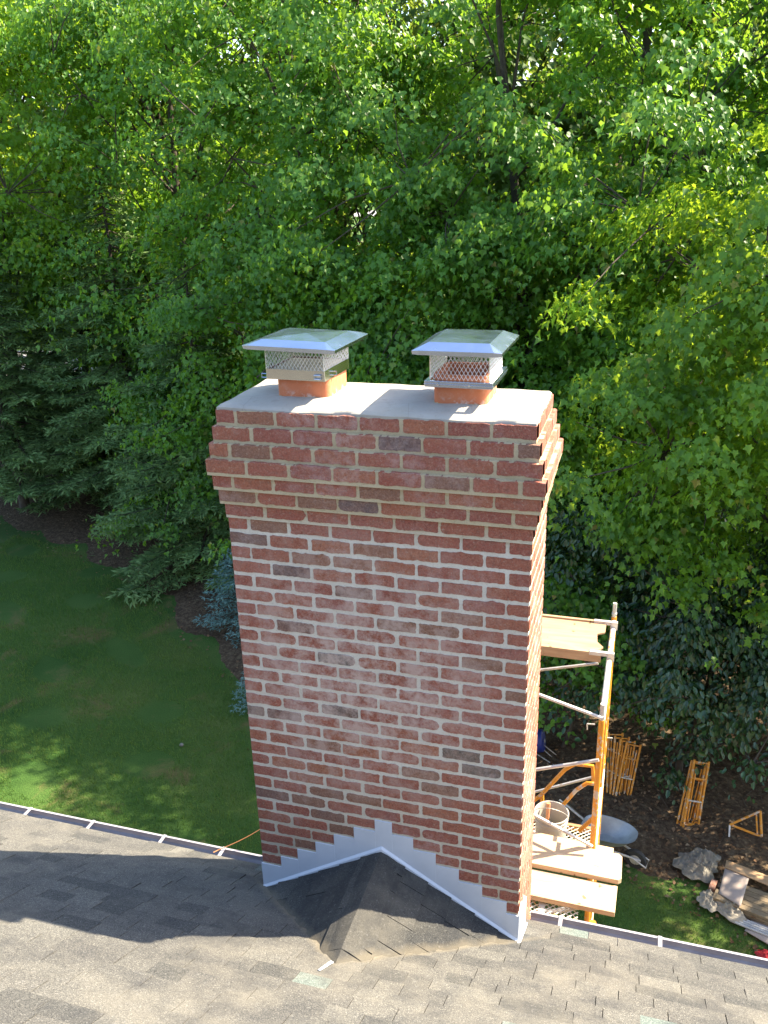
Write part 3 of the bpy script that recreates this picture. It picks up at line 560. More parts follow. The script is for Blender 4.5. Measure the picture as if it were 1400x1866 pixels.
for c in range(1, 53):
    o_ = OFF.get(c, 0); zt = TOP-(c-1)*CC; zb = zt-CC; bz0, bz1 = (zt-.0610, zt+.0005) if c <= 7 else (zt-.0590, zt-.0010)
    core.box((-o_, -o_, zb), (CW+o_, CD+o_, zt))
    dep = .05 if c <= 7 else .012
    if c in (1, 3, 5): pat = [.5]+[1]*7
    elif c in (2, 4, 6): pat = [1]*7+[.5]
    elif c == 7: pat = [1]*7
    else: pat = [.5]+[1]*6+[.5] if c % 2 == 0 else [1]*7
    tw = CW+2*o_; jn = .0150; unit_ = (tw-jn*(len(pat)-1))/sum(pat); x = -o_
    if c > 8 and len(pat) == 8: pass
    for i, pp in enumerate(pat):
        L = unit_*pp; a = x; b = x+L
        if i > 0: a += br.uniform(-.0025, .0035)
        if i < len(pat)-1: b += br.uniform(-.0035, .0025)
        tn = special.get((c, i)); tn = tn if tn is not None else (br.uniform(.10, .72) if br.random() < .96 else br.uniform(.76, .84))
        dz = br.uniform(-.0016, .0012)
        brick(0, (a, -o_), b-a, bz0+dz*.5, bz1+(dz if c > 7 else 0), dep, 1, tn, i == 0, i == len(pat)-1, .0032+br.uniform(-.001, .0012))
        x += L+jn
    # side faces: a header when the front shows a stretcher and the other way round
    for ax, X0 in ((1, CW+o_), (2, -o_)):
        y = -o_+dep+.0002; end = CD+o_; first = (.092 if pat[0 if ax == 2 else -1] == 1 else .195)-dep; y0 = y; seq = [first]; tot = first
        while True:
            rem = end-(y0+tot+jn)
            if rem < .03: break
            l = min(.199, rem); l = rem if rem-l < .05 else l; seq.append(l); tot += l+jn
            if y0+tot >= end-.01: break
        y = y0
        for i, l in enumerate(seq):
            brick(ax, (X0, y), l, bz0, bz1+br.uniform(-.001, 0.0004), dep, 1, br.uniform(.12, .74), i == 0, i == len(seq)-1)
            y += l+jn
    n_ = 7; u_ = (tw-jn*6)/7
    for i in range(n_): brick(3, (-o_+i*(u_+jn), CD+o_), u_, bz0, bz1, dep-.001, 1, br.uniform(.12, .74), True, True)
core.box((0, 0, GZ-.1), (CW, CD, TOP-52*CC))
# lower shaft below the eave: same brick drawn by courses
lowz = TOP-52*CC
cz = lowz
while cz > GZ-.05:
    for X0, ax, LEN in ((CW, 1, CD), (0, 2, CD)):
        y = .0
        while y < LEN-.03: brick(ax, (X0, y), min(.199, LEN-y), cz-.063, cz, .010, 1, br.uniform(.12, .74), False, False); y += .2125
    x = 0
    while x < CW-.03: brick(3, (x, CD), min(.199, CW-x), cz-.063, cz, .010, 1, br.uniform(.12, .74), False, False); x += .2125
    cz -= CC
core.build('mortar', MORTAR, chim); bk.build('brickwork', BRICK, chim)
# concrete crown
OX = .004; nx, ny = 110, 46; xs = np.linspace(-OX, CW+OX, nx); ys = np.linspace(-OX, CD+OX, ny); V = []
rg = np.random.default_rng(2); ph = rg.random(8)*6
def crown_h(x, y):
    d = min(x+OX, CW+OX-x, y+OX, CD+OX-y); e = min(1, d/.028); e2 = min(1, max(0, d)/.16); s_ = e2*e2*(3-2*e2)
    return .009+.013*math.sqrt(max(0, 1-(1-e)**2))+.017*s_+.0018*math.sin(x*9+ph[0]+3*math.sin(y*5))+.0013*math.sin(y*23+ph[1]+x*7)+.001*math.sin(x*31+ph[2])
for y in ys:
    for x in xs:
        wx = .0025*math.sin(y*19+ph[3]) if x > CW or x < 0 else 0; wy = .003*math.sin(x*17+ph[4])+.0015*math.sin(x*43) if (y < 0 or y > CD) else 0
        V.append((x+wx, y+wy, TOP+crown_h(x, y)))
F = [(j*nx+i, j*nx+i+1, (j+1)*nx+i+1, (j+1)*nx+i) for j in range(ny-1) for i in range(nx-1)]
m = MB(); m.add(V, F)
rim = [i for i in range(nx)]+[j*nx+nx-1 for j in range(1, ny)]+[(ny-1)*nx+i for i in range(nx-2, -1, -1)]+[j*nx for j in range(ny-2, 0, -1)]
b0 = len(m.v); m.v += [(m.v[i][0], m.v[i][1], TOP-.004-.003*math.sin(m.v[i][0]*37+m.v[i][1]*29)) for i in rim]; k = len(rim)
for i in range(k): m.f.append((rim[i], rim[(i+1) % k], b0+(i+1) % k, b0+i)); m.m.append(0); m.t.append(0)
m.build('crown', CONC, chim, smooth=True)
# clay flue liners
def rrect(cx, cy_, wx, wy, r, rot=0, n=5):
    out = []
    for (sx_, sy_, a0) in ((1, 1, 0), (-1, 1, PI/2), (-1, -1, PI), (1, -1, 3*PI/2)):
        for i in range(n):
            a = a0+PI/2*i/(n-1); x = sx_*(wx/2-r)+r*math.cos(a); y = sy_*(wy/2-r)+r*math.sin(a)
            out.append((cx+x*math.cos(rot)-y*math.sin(rot), cy_+x*math.sin(rot)+y*math.cos(rot)))
    return out
def shell(mb, cx, cy_, wx, wy, r, rot, z0, z1, th, m=0):
    o = rrect(cx, cy_, wx, wy, r, rot); i_ = rrect(cx, cy_, wx-2*th, wy-2*th, max(.002, r-th), rot); k = len(o)
    vs = [(x, y, z) for (q, z) in ((o, z0), (o, z1), (i_, z1), (i_, z0)) for x, y in q]
    mb.add(vs, [(a*k+i, a*k+(i+1) % k, ((a+1) % 4)*k+(i+1) % k, ((a+1) % 4)*k+i) for a in range(4) for i in range(k)], m)
FLUES = [(.372, .285, .262, .285, 2.775), (1.120, .290, .245, .285, 2.80)]
for (fx, fy, wx, wy, zt) in FLUES:
    m = MB(); shell(m, fx, fy, wx, wy, .035, 0, 2.3, zt, .018); fl_ = m.build('flue_liner', CLAY, chim, smooth=True)
    m = MB(); o1 = rrect(fx, fy, wx+.002, wy+.002, .036, n=9); k = len(o1)
    sc = [(1+.0035/.13*(1+.8*math.sin(i*2.3)+.6*math.sin(i*5.1)+.5)*2.1) for i in range(k)]
    vs = [(x, y, TOP+.041+.002*math.sin(i*1.9)) for i, (x, y) in enumerate(o1)]+[(fx+(x-fx)*s_, fy+(y-fy)*s_, TOP+.020) for s_, (x, y) in zip(sc, o1)]
    m.add(vs, [(i, (i+1) % k, (i+1) % k+k, i+k) for i in range(k)]); m.build('mortar_fillet', MORTAR, fl_, smooth=True)
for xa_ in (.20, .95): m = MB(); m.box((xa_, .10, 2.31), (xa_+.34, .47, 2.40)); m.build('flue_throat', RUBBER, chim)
# stepped flashing on the front, angle flange on the cricket, strip up the right side
def fxz(u, v): p = aty(u, v, -.006); return (p.x, p.z)
c5 = lambda a, b: (430+a*.21429, 1320+b*.21429); c6 = lambda a, b: (690+a*.22857, 1320+b*.22857)
steps = [c5(232, 1155), c5(385, 1185), c5(385, 1100), c5(525, 1130), c5(525, 1050), c5(680, 1078), c5(680, 1005), c5(835, 1032), c5(835, 935), c5(1005, 980), c5(1005, 875), c5(1182, 908), c5(1182, 810), c5(1328, 840), c6(105, 880), c6(275, 912), c6(275, 995), c6(455, 1040), c6(455, 1120), c6(640, 1160), c6(640, 1252), c6(825, 1300), c6(825, 1385), c6(1020, 1430), c6(1020, 1522), c6(1118, 1548)]
sp_ = [fxz(*q) for q in steps]; snapped = []
for i, (x, z) in enumerate(sp_):
    kz = round((z-(.0085))/CC)*CC+.006; snapped.append((x, kz))
for i in range(1, len(snapped)-1, 1): pass
top_ = [(max(-.008, x), z) for x, z in snapped]; top_[0] = (-.008, top_[0][1]); top_[-1] = (CW+.008, top_[-1][1])
# make each riser vertical
for i in range(1, len(top_)-1, 2): xm = (top_[i][0]+top_[i+1][0])/2; top_[i] = (xm, top_[i][1]); top_[i+1] = (xm, top_[i+1][1])
bot = [(CW+.008, RZ-.012), (RX, PZ+.002), (-.008, RZ-.008)]
m = MB(); yf, yb = -.0075, -.0005
xs_ = sorted(set([round(a[0], 5) for a in top_]+[RX, -.008, CW+.008]))
def topz(x):
    for i in range(0, len(top_)-1, 2):
        if top_[i][0]-1e-4 <= x <= top_[i+1][0]+1e-4: return top_[i][1]
    return top_[-1][1]
def botz(x): return np.interp(x, [-.008, RX, CW+.008], [RZ-.008, PZ+.002, RZ-.012])
for qi, (a, b) in enumerate(zip(xs_[:-1], xs_[1:])):
    yf = -.0075-.0013*(qi % 2)
    zt = topz((a+b)/2); za, zb_ = botz(a), botz(b)
    m.add([(a, yf, za), (b, yf, zb_), (b, yf, zt), (a, yf, zt), (a, yb, za), (b, yb, zb_), (b, yb, zt), (a, yb, zt)], [(0, 1, 2, 3), (3, 2, 6, 7), (0, 3, 7, 4), (1, 5, 6, 2)])
for (x0, z0, x1, z1) in ((-.012, RZ-.002, RX, PZ+.012), (RX, PZ+.012, CW+.012, RZ-.004)):   # bent foot of the flashing lying on the cricket
    m.add([(x0, yf+.0004, z0+.024), (x1, yf+.0004, z1+.024), (x1, yf-.011, z1+.010), (x0, yf-.011, z0+.010), (x0, yf-.012, z0-.006), (x1, yf-.012, z1-.006), (x0, yf, z0-.01), (x1, yf, z1-.01)], [(0, 1, 2, 3), (3, 2, 5, 4), (4, 5, 7, 6)])
m.build('step_flashing', FLASH, chim)
m = MB(); x0, x1 = CW+.0005, CW+.0078
for (ya, yb2, zz) in ((-.0075, .10, topz(CW)), (.10, .22, topz(CW)-CC), (.22, .295, topz(CW)-2*CC)):
    m.add([(x1, ya, rz(ya)-.02), (x1, yb2, rz(yb2)-.02), (x1, yb2, zz), (x1, ya, zz), (x0, ya, rz(ya)-.02), (x0, yb2, rz(yb2)-.02), (x0, yb2, zz), (x0, ya, zz)], [(0, 1, 2, 3), (3, 2, 6, 7), (0, 3, 7, 4), (1, 5, 6, 2)])
prism(m, [(CW+.008, -.04, rz(-.04)+.011), (CW+.022, -.02, rz(-.02)+.011), (CW+.022, .295, rz(.295)+.011), (CW+.008, .295, rz(.295)+.011)], nrm, .003)
m.build('side_flashing', FLASH, chim)

# ------------------------------------------------------------------ chimney caps
def diamond(mb, o, U, H, L, hgt, px_, r):
    nn = int(round(L/px_)); px_ = L/nn; up = hgt/px_/1.9
    k = -int(hgt/(px_*1.0))-1
    slope = hgt/(px_*math.ceil(hgt/(px_*1.75)) )
    for s in (-1, 1):
        run = hgt/slope; i = -int(run/px_)-1
        while i*px_ < L+run:
            x0 = i*px_; x1 = x0+run if s > 0 else x0-run; z0, z1 = 0, hgt
            # clip to 0..L
            def clip(xa, za, xb, zb):
                if xa > xb: xa, za, xb, zb = xb, zb, xa, za
                if xb <= 0 or xa >= L: return None
                if xa < 0: t_ = (0-xa)/(xb-xa); xa, za = 0, za+(zb-za)*t_
                if xb > L: t_ = (L-xa)/(xb-xa); xb, zb = L, za+(zb-za)*t_
                return xa, za, xb, zb
            q = clip(x0, z0, x1, z1)
            if q and abs(q[2]-q[0]) > .002: mb.tube([o+U*q[0]+H*q[1], o+U*q[2]+H*q[3]], r, 4)
            i += 1
def chimney_cap(label, cx, cy_, wx, wy, rot, tilt, z, mz0, mwx, mwy, rise1, rise2, inset, kind):
    g = empty('chimney_cap', (cx, cy_, mz0), label, 'chimney cap', 'metal caps on the two flues')
    M = Matrix.Translation((cx, cy_, z)) @ Matrix.Rotation(rot, 4, 'Z') @ Matrix.Rotation(tilt, 4, 'Y')
    a, b = wx/2, wy/2; c_ = .032; m = MB()
    outer = [(-a+c_, -b), (a-c_, -b), (a, -b+c_*.4), (a, b-c_*.4), (a-c_, b), (-a+c_, b), (-a, b-c_*.4), (-a, -b+c_*.4)]
    inner = [(-a+inset, -b+inset), (a-inset, -b+inset), (a-inset, b-inset), (-a+inset, b-inset)]
    lip = [(x*1.0, y*1.0, -.012) for x, y in outer]; rimz = [(x*1.012, y*1.012, -.002+(.010 if i in (0, 1, 4, 5) else .006)) for i, (x, y) in enumerate(outer)]
    inn = [(x, y, rise1) for x, y in inner]; ap = [(0, 0, rise1+rise2)]
    vs = [M @ Vector(p) for p in lip+rimz+inn+ap]; fs = [(i, (i+1) % 8, (i+1) % 8+8, i+8) for i in range(8)]
    I = 16
    fs += [(8, 9, I+1, I), (10, 11, I+2, I+1), (12, 13, I+3, I+2), (14, 15, I, I+3), (9, 10, I+1), (11, 12, I+2), (13, 14, I+3), (15, 8, I)]
    fs += [(I, I+1, I+4), (I+1, I+2, I+4), (I+2, I+3, I+4), (I+3, I, I+4)]
    m.add(vs, fs); lid = m.build('lid', STEEL, g)
    s = lid.modifiers.new('t', 'SOLIDIFY'); s.thickness = .0015; s.offset = -1
    bv = lid.modifiers.new('b', 'BEVEL'); bv.width = .003; bv.segments = 2; bv.limit_method = 'ANGLE'; bv.angle_limit = math.radians(8)
    ztop = z-.006; ms = MB(); hw, hd = mwx/2, mwy/2; R = Matrix.Rotation(rot, 3, 'Z'); c3 = Vector((cx, cy_, mz0))
    cor = [c3+R @ Vector(p) for p in ((-hw, -hd, 0), (hw, -hd, 0), (hw, hd, 0), (-hw, hd, 0))]
    for i in range(4):
        A, B = cor[i], cor[(i+1) % 4]; U_ = (B-A).normalized(); diamond(ms, A, U_, Vector((0, 0, 1)), (B-A).length, ztop-mz0, .0185, .00105)
        ms.tube([A, A+Vector((0, 0, ztop-mz0))], .0016, 4)
    ms.build('mesh_screen', WIRE, g)
    if kind == 'band':
        m = MB(); shell(m, cx, cy_, mwx+.006, mwy+.006, .006, rot, mz0-.042, mz0+.006, .0012); band = m.build('clamp_band', STEELB, g)
        for p in ((cor[1]+Vector((-.030, -.006, -.020))), (cor[1]+Vector((.010, .10, -.022))), (cor[0]+Vector((-.012, .01, -.028)))):
            m = MB(); m.tube([p+Vector((-.016, -.004, .008)), p+Vector((.016, -.004, .008))], .003, 6); m.tube([p+Vector((-.016, -.004, -.010)), p+Vector((.016, -.004, -.010))], .003, 6); m.tube([p+Vector((-.016, -.004, .008)), p+Vector((-.016, -.004, -.010))], .002, 6); m.tube([p+Vector((.016, -.004, .008)), p+Vector((.016, -.004, -.010))], .002, 6); m.build('clamp_screw', STEEL, band)
    else:
        m = MB(); W2, D2 = mwx+.042, mwy+.046
        shell(m, cx, cy_, W2, D2, .004, rot, mz0-.030, mz0-.004, .0015); shell(m, cx, cy_, W2+.004, D2+.004, .004, rot, mz0-.019, mz0-.014, .0018)
        shell(m, cx, cy_, W2, D2, .004, rot, mz0-.004, mz0-.002, (W2-mwx)/2-.001); band = m.build('base_tray', STEEL, g, bevel=.0008)
        for dx in (-.09, .05):
            p = c3+R @ Vector((dx, -D2/2-.003, -.016)); m = MB(); m.tube([p, p+Vector((0, -.006, 0))], .005, 6); m.build('tray_screw', WIRE, band)
    return g
chimney_cap('wide flat topped metal cap with a clamp band on the left flue', .362, .262, .455, .44, math.radians(-3), math.radians(0.8), 2.915, 2.800, .292, .30, .026, .009, .070, 'band')
chimney_cap('hipped metal cap with a flanged base tray on the right flue', 1.128, .272, .392, .45, math.radians(-1), 0, 2.918, 2.785, .265, .30, .034, .004, .062, 'tray')
m = MB(); m.add([(.222, .118, 2.799), (.500, .118, 2.799), (.500, .402, 2.799), (.222, .402, 2.799)], [(0, 1, 2, 3)]); m.v = [(x, y, z) for x, y, z in m.v]
m.build('flue_cover_board', simple('tan_board', (.64, .54, .38), .8), chim)

# ------------------------------------------------------------------ cable at the gutter
pa = atz(398, 1549, GZT+.012); pb = Vector((-.02, .60, -.10)); pts = []
for i in range(13):
    s_ = i/12; p = pa.lerp(pb, s_); p.z -= .045*math.sin(PI*s_); pts.append(p)
m = MB(); m.tube([pts[0]+Vector((-.02, -.03, .002))]+pts, .0028, 6); tag(m.build('cable', CABLE, smooth=True), 'thin orange cable running from the left gutter behind the chimney', 'cable')

# ------------------------------------------------------------------ scaffold
XN = 1.795; YN, YF = 1.67, 3.19; PT = .22; PZL = -1.02    # near/far posts, pin top, platform level
scaf = empty('scaffold_tower', (XN, (YN+YF)/2, GZ), 'yellow tubular scaffold tower standing behind the chimney', 'scaffold')
XL = XN-2.13; FH = 1.52
def frame_geo(x, z1, name_parts=True, mat=YEL, hdr=CRUST):
    z0 = z1-FH
    for y in (YN, YF):
        m = MB(); m.tube([(x, y, z0), (x, y, z1)], .0213, 12); post = m.build('post', mat, scaf, smooth=True)
        m = MB(); m.tube([(x, y, z1), (x, y, z1+.125)], .0175, 10); m.tube([(x, y, z1+.02), (x, y, z1+.035)], .0225, 10); m.build('coupling_pin', GALV, post, smooth=True)
        m = MB()                           # inner leg with bent top: the ladder bay
        yy = y+(.32 if y == YN else -.32); m.tube([(x, yy, z0+.02), (x, yy, z1-.42), (x, yy+(-.05 if y == YN else .05), z1-.32), (x, y, z1-.20)], .0135, 8)
        for k in range(4): m.tube([(x, y, z0+.12+k*.30), (x, yy, z0+.12+k*.30)], .0125, 8)
        m.build('ladder_leg', mat, scaf, smooth=True)
    m = MB(); m.tube([(x, YN, z1-.045), (x, YF, z1-.045)], .0213, 12); m.build('header', hdr, scaf, smooth=True)
    ys_ = [YN+.02, YN+.28, YN+.45, YF-.45, YF-.28, YF-.02]; zs_ = [z1-.75, z1-.42, z1-.34, z1-.34, z1-.42, z1-.75]
    m = MB(); m.tube([(x, a, b) for a, b in zip(ys_, zs_)], .0135, 8); m.build('arch', mat, scaf, smooth=True)
zt = PT-.125
zz = zt
while zz > GZ+.3:
    frame_geo(XN, zz); frame_geo(XL, zz+.48); zz -= FH
def brace(a, b): m = MB(); m.tube([a, b], .0125, 8); m.build('brace', GALV, scaf, smooth=True)
for y in (YN-.03, YF+.03):
    z1 = zt-FH
    while z1 > GZ+.5:
        brace((XL, y, z1-1.25), (XN, y, z1-.12)); brace((XL, y+.026, z1-.12), (XN, y+.026, z1-1.25)); z1 -= FH
brace((XL, YN-.028, .71), (XN, YN-.028, .125))
brace((XL, YN-.055, -1.02), (XN, YN-.055, -.20))
brace((XL, YN-.085, .03), (XN, YN-.085, -.93))
brace((XL, YF-.09, -.9), (XN-.1, YF-.09, -.32))
# bent yellow side bracket tubes seen beside the chimney
m = MB()
br_pts = [aty(960, 1468, 2.4), aty(985, 1450, 2.4), aty(1030, 1402, 2.4), aty(1048, 1392, 2.4), aty(1080, 1396, 2.4), aty(1082, 1425, 2.4)]
m.tube(br_pts, .0175, 8); m.tube([aty(988, 1448, 2.4), aty(988, 1480, 2.4), aty(986, 1560, 2.4)], .017, 8); m.build('bracket', YEL, scaf, smooth=True)
m = MB(); m.tube([aty(985, 1508, 2.3), aty(1018, 1476, 2.3), aty(1050, 1440, 2.3), aty(1070, 1427, 2.3), aty(1083, 1428, 2.3)], .0165, 8); m.build('bracket', YEL, scaf, smooth=True)
m = MB(); m.tube([aty(1056, 1514, 1.98), aty(1082, 1490, 1.98)], .018, 8); m.build('bracket', YEL, scaf, smooth=True)
m = MB(); m.tube([(1.79, .98, GZ), (1.79, .98, PZL-.08)], .0213, 10); m.build('post', YEL, scaf, smooth=True)
m = MB(); m.tube([(1.85, 1.06, GZ), (1.85, 1.06, PZL-.08)], .0213, 10); m.build('post', YEL, scaf, smooth=True)
m = MB(); m.box((1.775, .95, PZL-.30), (1.835, .955, PZL-.14)); m.build('clamp_plate', GALV, scaf)
for (u, v) in ((1077, 1320), (1110, 1345)):
    p = aty(u, v, 2.35 if u < 1100 else YF); m = MB(); m.tube([p+Vector((-.03, 0, 0)), p+Vector((.03, 0, .005))], .006, 6); m.tube([p+Vector((-.03, 0, 0)), p+Vector((-.025, 0, -.05))], .005, 6); m.build('lock_pin', GALV, scaf)

# planks, decks
def plank(name, label, cat, pts, z, th, mat, group=None, bevel=.004, holes=()):
    m = MB(); k = len(pts); m.add([(x, y, z) for x, y in pts]+[(x, y, z-th) for x, y in pts], [tuple(range(k)), tuple(range(2*k-1, k-1, -1))]+[(i, i+k, (i+1) % k+k, (i+1) % k) for i in range(k)])
    return tag(m.build(name, mat, bevel=bevel), label, cat, group)
GP = 'wooden planks on the scaffold platform'
def pz(*q, z=-1.0): return [(atz(u, v, z).x, atz(u, v, z).y) for u, v in q]
a1 = pz((1127, 1603), (1124, 1648)); 
plank('scaffold_plank', 'nearest pale wooden plank, its square end sticking out over the lawn', 'plank', [(-.6, 1.16), (1.985, 1.125), (1.990, 1.370), (-.6, 1.405)], -1.044, .042, WOOD, GP)
plank('scaffold_plank', 'middle wooden plank with clipped end corners beside the bucket', 'plank', [(-.6, 1.41), (1.99, 1.380), (2.012, 1.40), (2.008, 1.615), (1.985, 1.640), (-.6, 1.672)], -1.000, .042, WOOD, GP)
plank('scaffold_plank', 'narrow far plank behind the foot of the scaffold post', 'plank', [(-.6, 1.69), (1.52, 1.670), (1.94, 1.655), (1.945, 1.74), (-.6, 1.83)], -1.045, .040, WOOD, GP)
def meshdeck(label, x0, x1, y0, y1, z, group='expanded metal decks under the planks'):
    g = empty('mesh_deck', (x0, y0, z), label, 'scaffold deck', group)
    m = MB()
    for (a, b) in (((x0, y0), (x1, y0+.03)), ((x0, y1-.03), (x1, y1))): m.box((a[0], a[1], z-.05), (b[0], b[1], z))
    m.build('side_rail', DKWOOD, g)
    m = MB(); x = x0
    while x < x1+.01: m.box((x-.02, y0+.0302, z-.035), (x+.02, y1-.0302, z-.004)); x += .40
    m.build('cross_bar', CRUST, g)
    m = MB(); s = .045; H_ = y1-y0-.06; L_ = x1-x0; n_ = int(L_/s)
    for i in range(-int(H_/s/.8)-1, n_+1):
        for sg in (1, -1):
            xa = x0+i*s; xb = xa+H_/.95
            pa_, pb_ = (xa, y0+.03), (xb, y1-.03)
            if sg < 0: pa_, pb_ = (xa, y1-.03), (xb, y0+.03)
            if pb_[0] < x0 or pa_[0] > x1: continue
            t0 = max(0, (x0-pa_[0])/(pb_[0]-pa_[0])); t1 = min(1, (x1-pa_[0])/(pb_[0]-pa_[0])); lp = lambda t_: Vector((pa_[0]+(pb_[0]-pa_[0])*t_, pa_[1]+(pb_[1]-pa_[1])*t_, z-.012+.004*sg))
            if t1-t0 > .03: m.tube([lp(t0), lp(t1)], .0042, 4)
    m.build('expanded_mesh', CRUST, g)
meshdeck('mesh deck at the edge of the gutter, in front of the planks', -.5, 1.745, .985, 1.235, -1.11)
meshdeck('mesh deck behind the bucket and the planks', -.5, 1.76, 1.93, 2.42, -1.47)
plank('wood_beam', 'brown beam under the platform at the gutter', 'beam', [(-.6, .93), (1.76, .905), (1.76, .955), (-.6, .975)], -1.12, .10, DKWOOD)
# upper walkboard hooked over the header
g = empty('walkboard', (.7, 2.5, .1), 'plywood walkboard with side rails hooked on the scaffold top', 'scaffold deck')
wz = zt-.0; WY0, WY1 = 2.56, 3.04; wx0, wx1 = -.6, 1.74
m = MB(); m.add([(wx0, WY0, wz), (wx1-.06, WY0, wz), (wx1, WY0+.10, wz), (wx1-.05, WY0+.17, wz), (wx1-.06, WY0+.30, wz), (wx1+.0, WY0+.34, wz), (wx1, WY1, wz), (wx0, WY1, wz)]+[(wx0, WY0, wz-.014), (wx1-.06, WY0, wz-.014), (wx1, WY0+.10, wz-.014), (wx1-.05, WY0+.17, wz-.014), (wx1-.06, WY0+.30, wz-.014), (wx1+.0, WY0+.34, wz-.014), (wx1, WY1, wz-.014), (wx0, WY1, wz-.014)], [tuple(range(8)), tuple(range(15, 7, -1))]+[(i, i+8, (i+1) % 8+8, (i+1) % 8) for i in range(8)]); m.build('deck_panel', PLY, g)
for y0_, y1_ in ((WY0-.028, WY0-.0005), (WY1+.0005, WY1+.028)):
    m = MB(); m.box((wx0, y0_, wz-.070), (wx1-.01, y1_, wz+.016)); rail = m.build('side_rail', PLY, g, bevel=.003)
    m = MB(); yc = (y0_+y1_)/2; m.box((wx1-.10, yc-.016, wz-.01), (wx1+.035, yc+.016, wz+.022)); m.box((wx1+.035, yc-.016, wz-.05), (XN+.035, yc+.016, wz+.022+.0)); m.build('hook', GALV, rail, bevel=.003)
# bucket
bc = Vector((1.452, 2.12, -1.474)); g = empty('bucket', tuple(bc), 'dirty white plastic bucket standing behind the scaffold planks', 'bucket')
pr = [(r*1.13, z*.96) for r, z in [(.0, 0), (.098, 0), (.103, .01), (.110, .26), (.114, .262), (.114, .272), (.112, .275), (.113, .30), (.118, .302), (.118, .312), (.114, .314), (.114, .335), (.121, .338), (.121, .350), (.113, .350), (.108, .335), (.101, .02), (0, .018)]]
m = MB(); m.lathe(bc, pr, 36); pail = m.build('pail', BUCK, g, smooth=True)
m = MB(); m.lathe(bc, [(.0, .135), (.03, .14), (.07, .115), (.121, .11)], 20); mud = m.build('dried_mortar', MUD, pail, smooth=True)
m = MB(); m.tube([bc+Vector((.136*math.cos(a)*1.0, .137*math.sin(a)*.98, .30-.18*math.sin(a)*1)) for a in np.linspace(PI, 2*PI, 16)], .0025, 6); hb = m.build('bail_handle', GALV, pail)
g = empty('brush', tuple(bc+Vector((-.02, .07, .08))), 'brush with an orange handle leaning inside the bucket', 'brush')
p0, p1 = bc+Vector((-.035, .03, .12)), bc+Vector((-.035, .088, .345)); m = MB(); m.tube([p0, p0.lerp(p1, .4), p0.lerp(p1, .8), p1], .013, 10, r2=.017); m.build('handle', HANDLE, g, smooth=True)
m = MB(); m.box((-.035, -.012, -.09), (.035, .012, .02), M=Matrix.Translation(p0)); m.build('bristles', MUD, g)

# ------------------------------------------------------------------ yard things (positions taken on the ground)
def G(u, v, h=0.0): return atz(u, v, GZ+h)
# wheelbarrow
p = G(1122, 1512, .55)
g = empty('wheelbarrow', (p.x, p.y, GZ), 'grey metal wheelbarrow parked behind the scaffold leg', 'wheelbarrow')
ang = math.radians(-14); MR = Matrix.Translation((p.x-.13, p.y, GZ)) @ Matrix.Rotation(ang, 4, 'Z') @ Matrix.Scale(.9, 4)
def ring(L, W_, z, nose, n=28):
    out = []
    for i in range(n):
        a = 2*PI*i/n; ex_ = .62; x = math.copysign(abs(math.cos(a))**ex_, math.cos(a)); y = math.copysign(abs(math.sin(a))**ex_, math.sin(a))
        wy_ = 1-(.28 if x > 0 else .10)*abs(x)**2; out.append(MR @ Vector((x*L+(nose if x > 0 else 0)*abs(x), y*W_*wy_, z+.03*x)))
    return out
rs_ = [ring(.19, .15, .34, .0), ring(.32, .235, .45, .05), ring(.42, .31, .60, .08), ring(.43, .32, .605, .085), ring(.415, .305, .60, .08), ring(.31, .225, .46, .05), ring(.185, .145, .352, 0)]
vs = [q for r_ in rs_ for q in r_]; nn = 28; fs = [(a*nn+i, a*nn+(i+1) % nn, (a+1)*nn+(i+1) % nn, (a+1)*nn+i) for a in range(len(rs_)-1) for i in range(nn)]+[tuple(range(nn)), tuple(range(6*nn, 7*nn))]
m = MB(); m.add(vs, fs); m.build('tray', TRAY, g, smooth=True)
for s in (-1, 1):
    m = MB(); m.tube([MR @ Vector(q) for q in ((-.95, s*.29, .62), (-.45, s*.24, .40), (.1, s*.15, .31), (.52, s*.07, .24), (.62, s*.07, .24))], .017, 8); m.build('handle', GALV, g, smooth=True)
    m = MB(); m.tube([MR @ Vector(q) for q in ((-.28, s*.2, .36), (-.33, s*.24, .015), (-.15, s*.22, .015), (-.02, s*.16, .33))], .013, 8); m.build('leg', GALV, g, smooth=True)
m = MB(); m.tube([MR @ Vector(q) for q in ((.52, -.10, .25), (.72, -.10, .16), (.72, .10, .16), (.52, .10, .25))], .013, 8); m.build('nose_guard', GALV, g, smooth=True)
m = MB(); Mw = MR.to_3x3() @ Matrix.Rotation(PI/2, 3, 'X'); m.lathe(MR @ Vector((.52, 0, .19)), [(.10, -.045), (.17, -.04), (.19, 0), (.17, .04), (.10, .045), (.10, -.045)], 24, M=Mw); wh_ = m.build('wheel', RUBBER, g, smooth=True)
m = MB(); m.lathe(MR @ Vector((.52, 0, .19)), [(.0, -.05), (.09, -.043), (.098, -.03), (.098, .03), (.09, .043), (0, .05)], 16, M=Mw); m.build('hub', GALV, wh_, smooth=True)
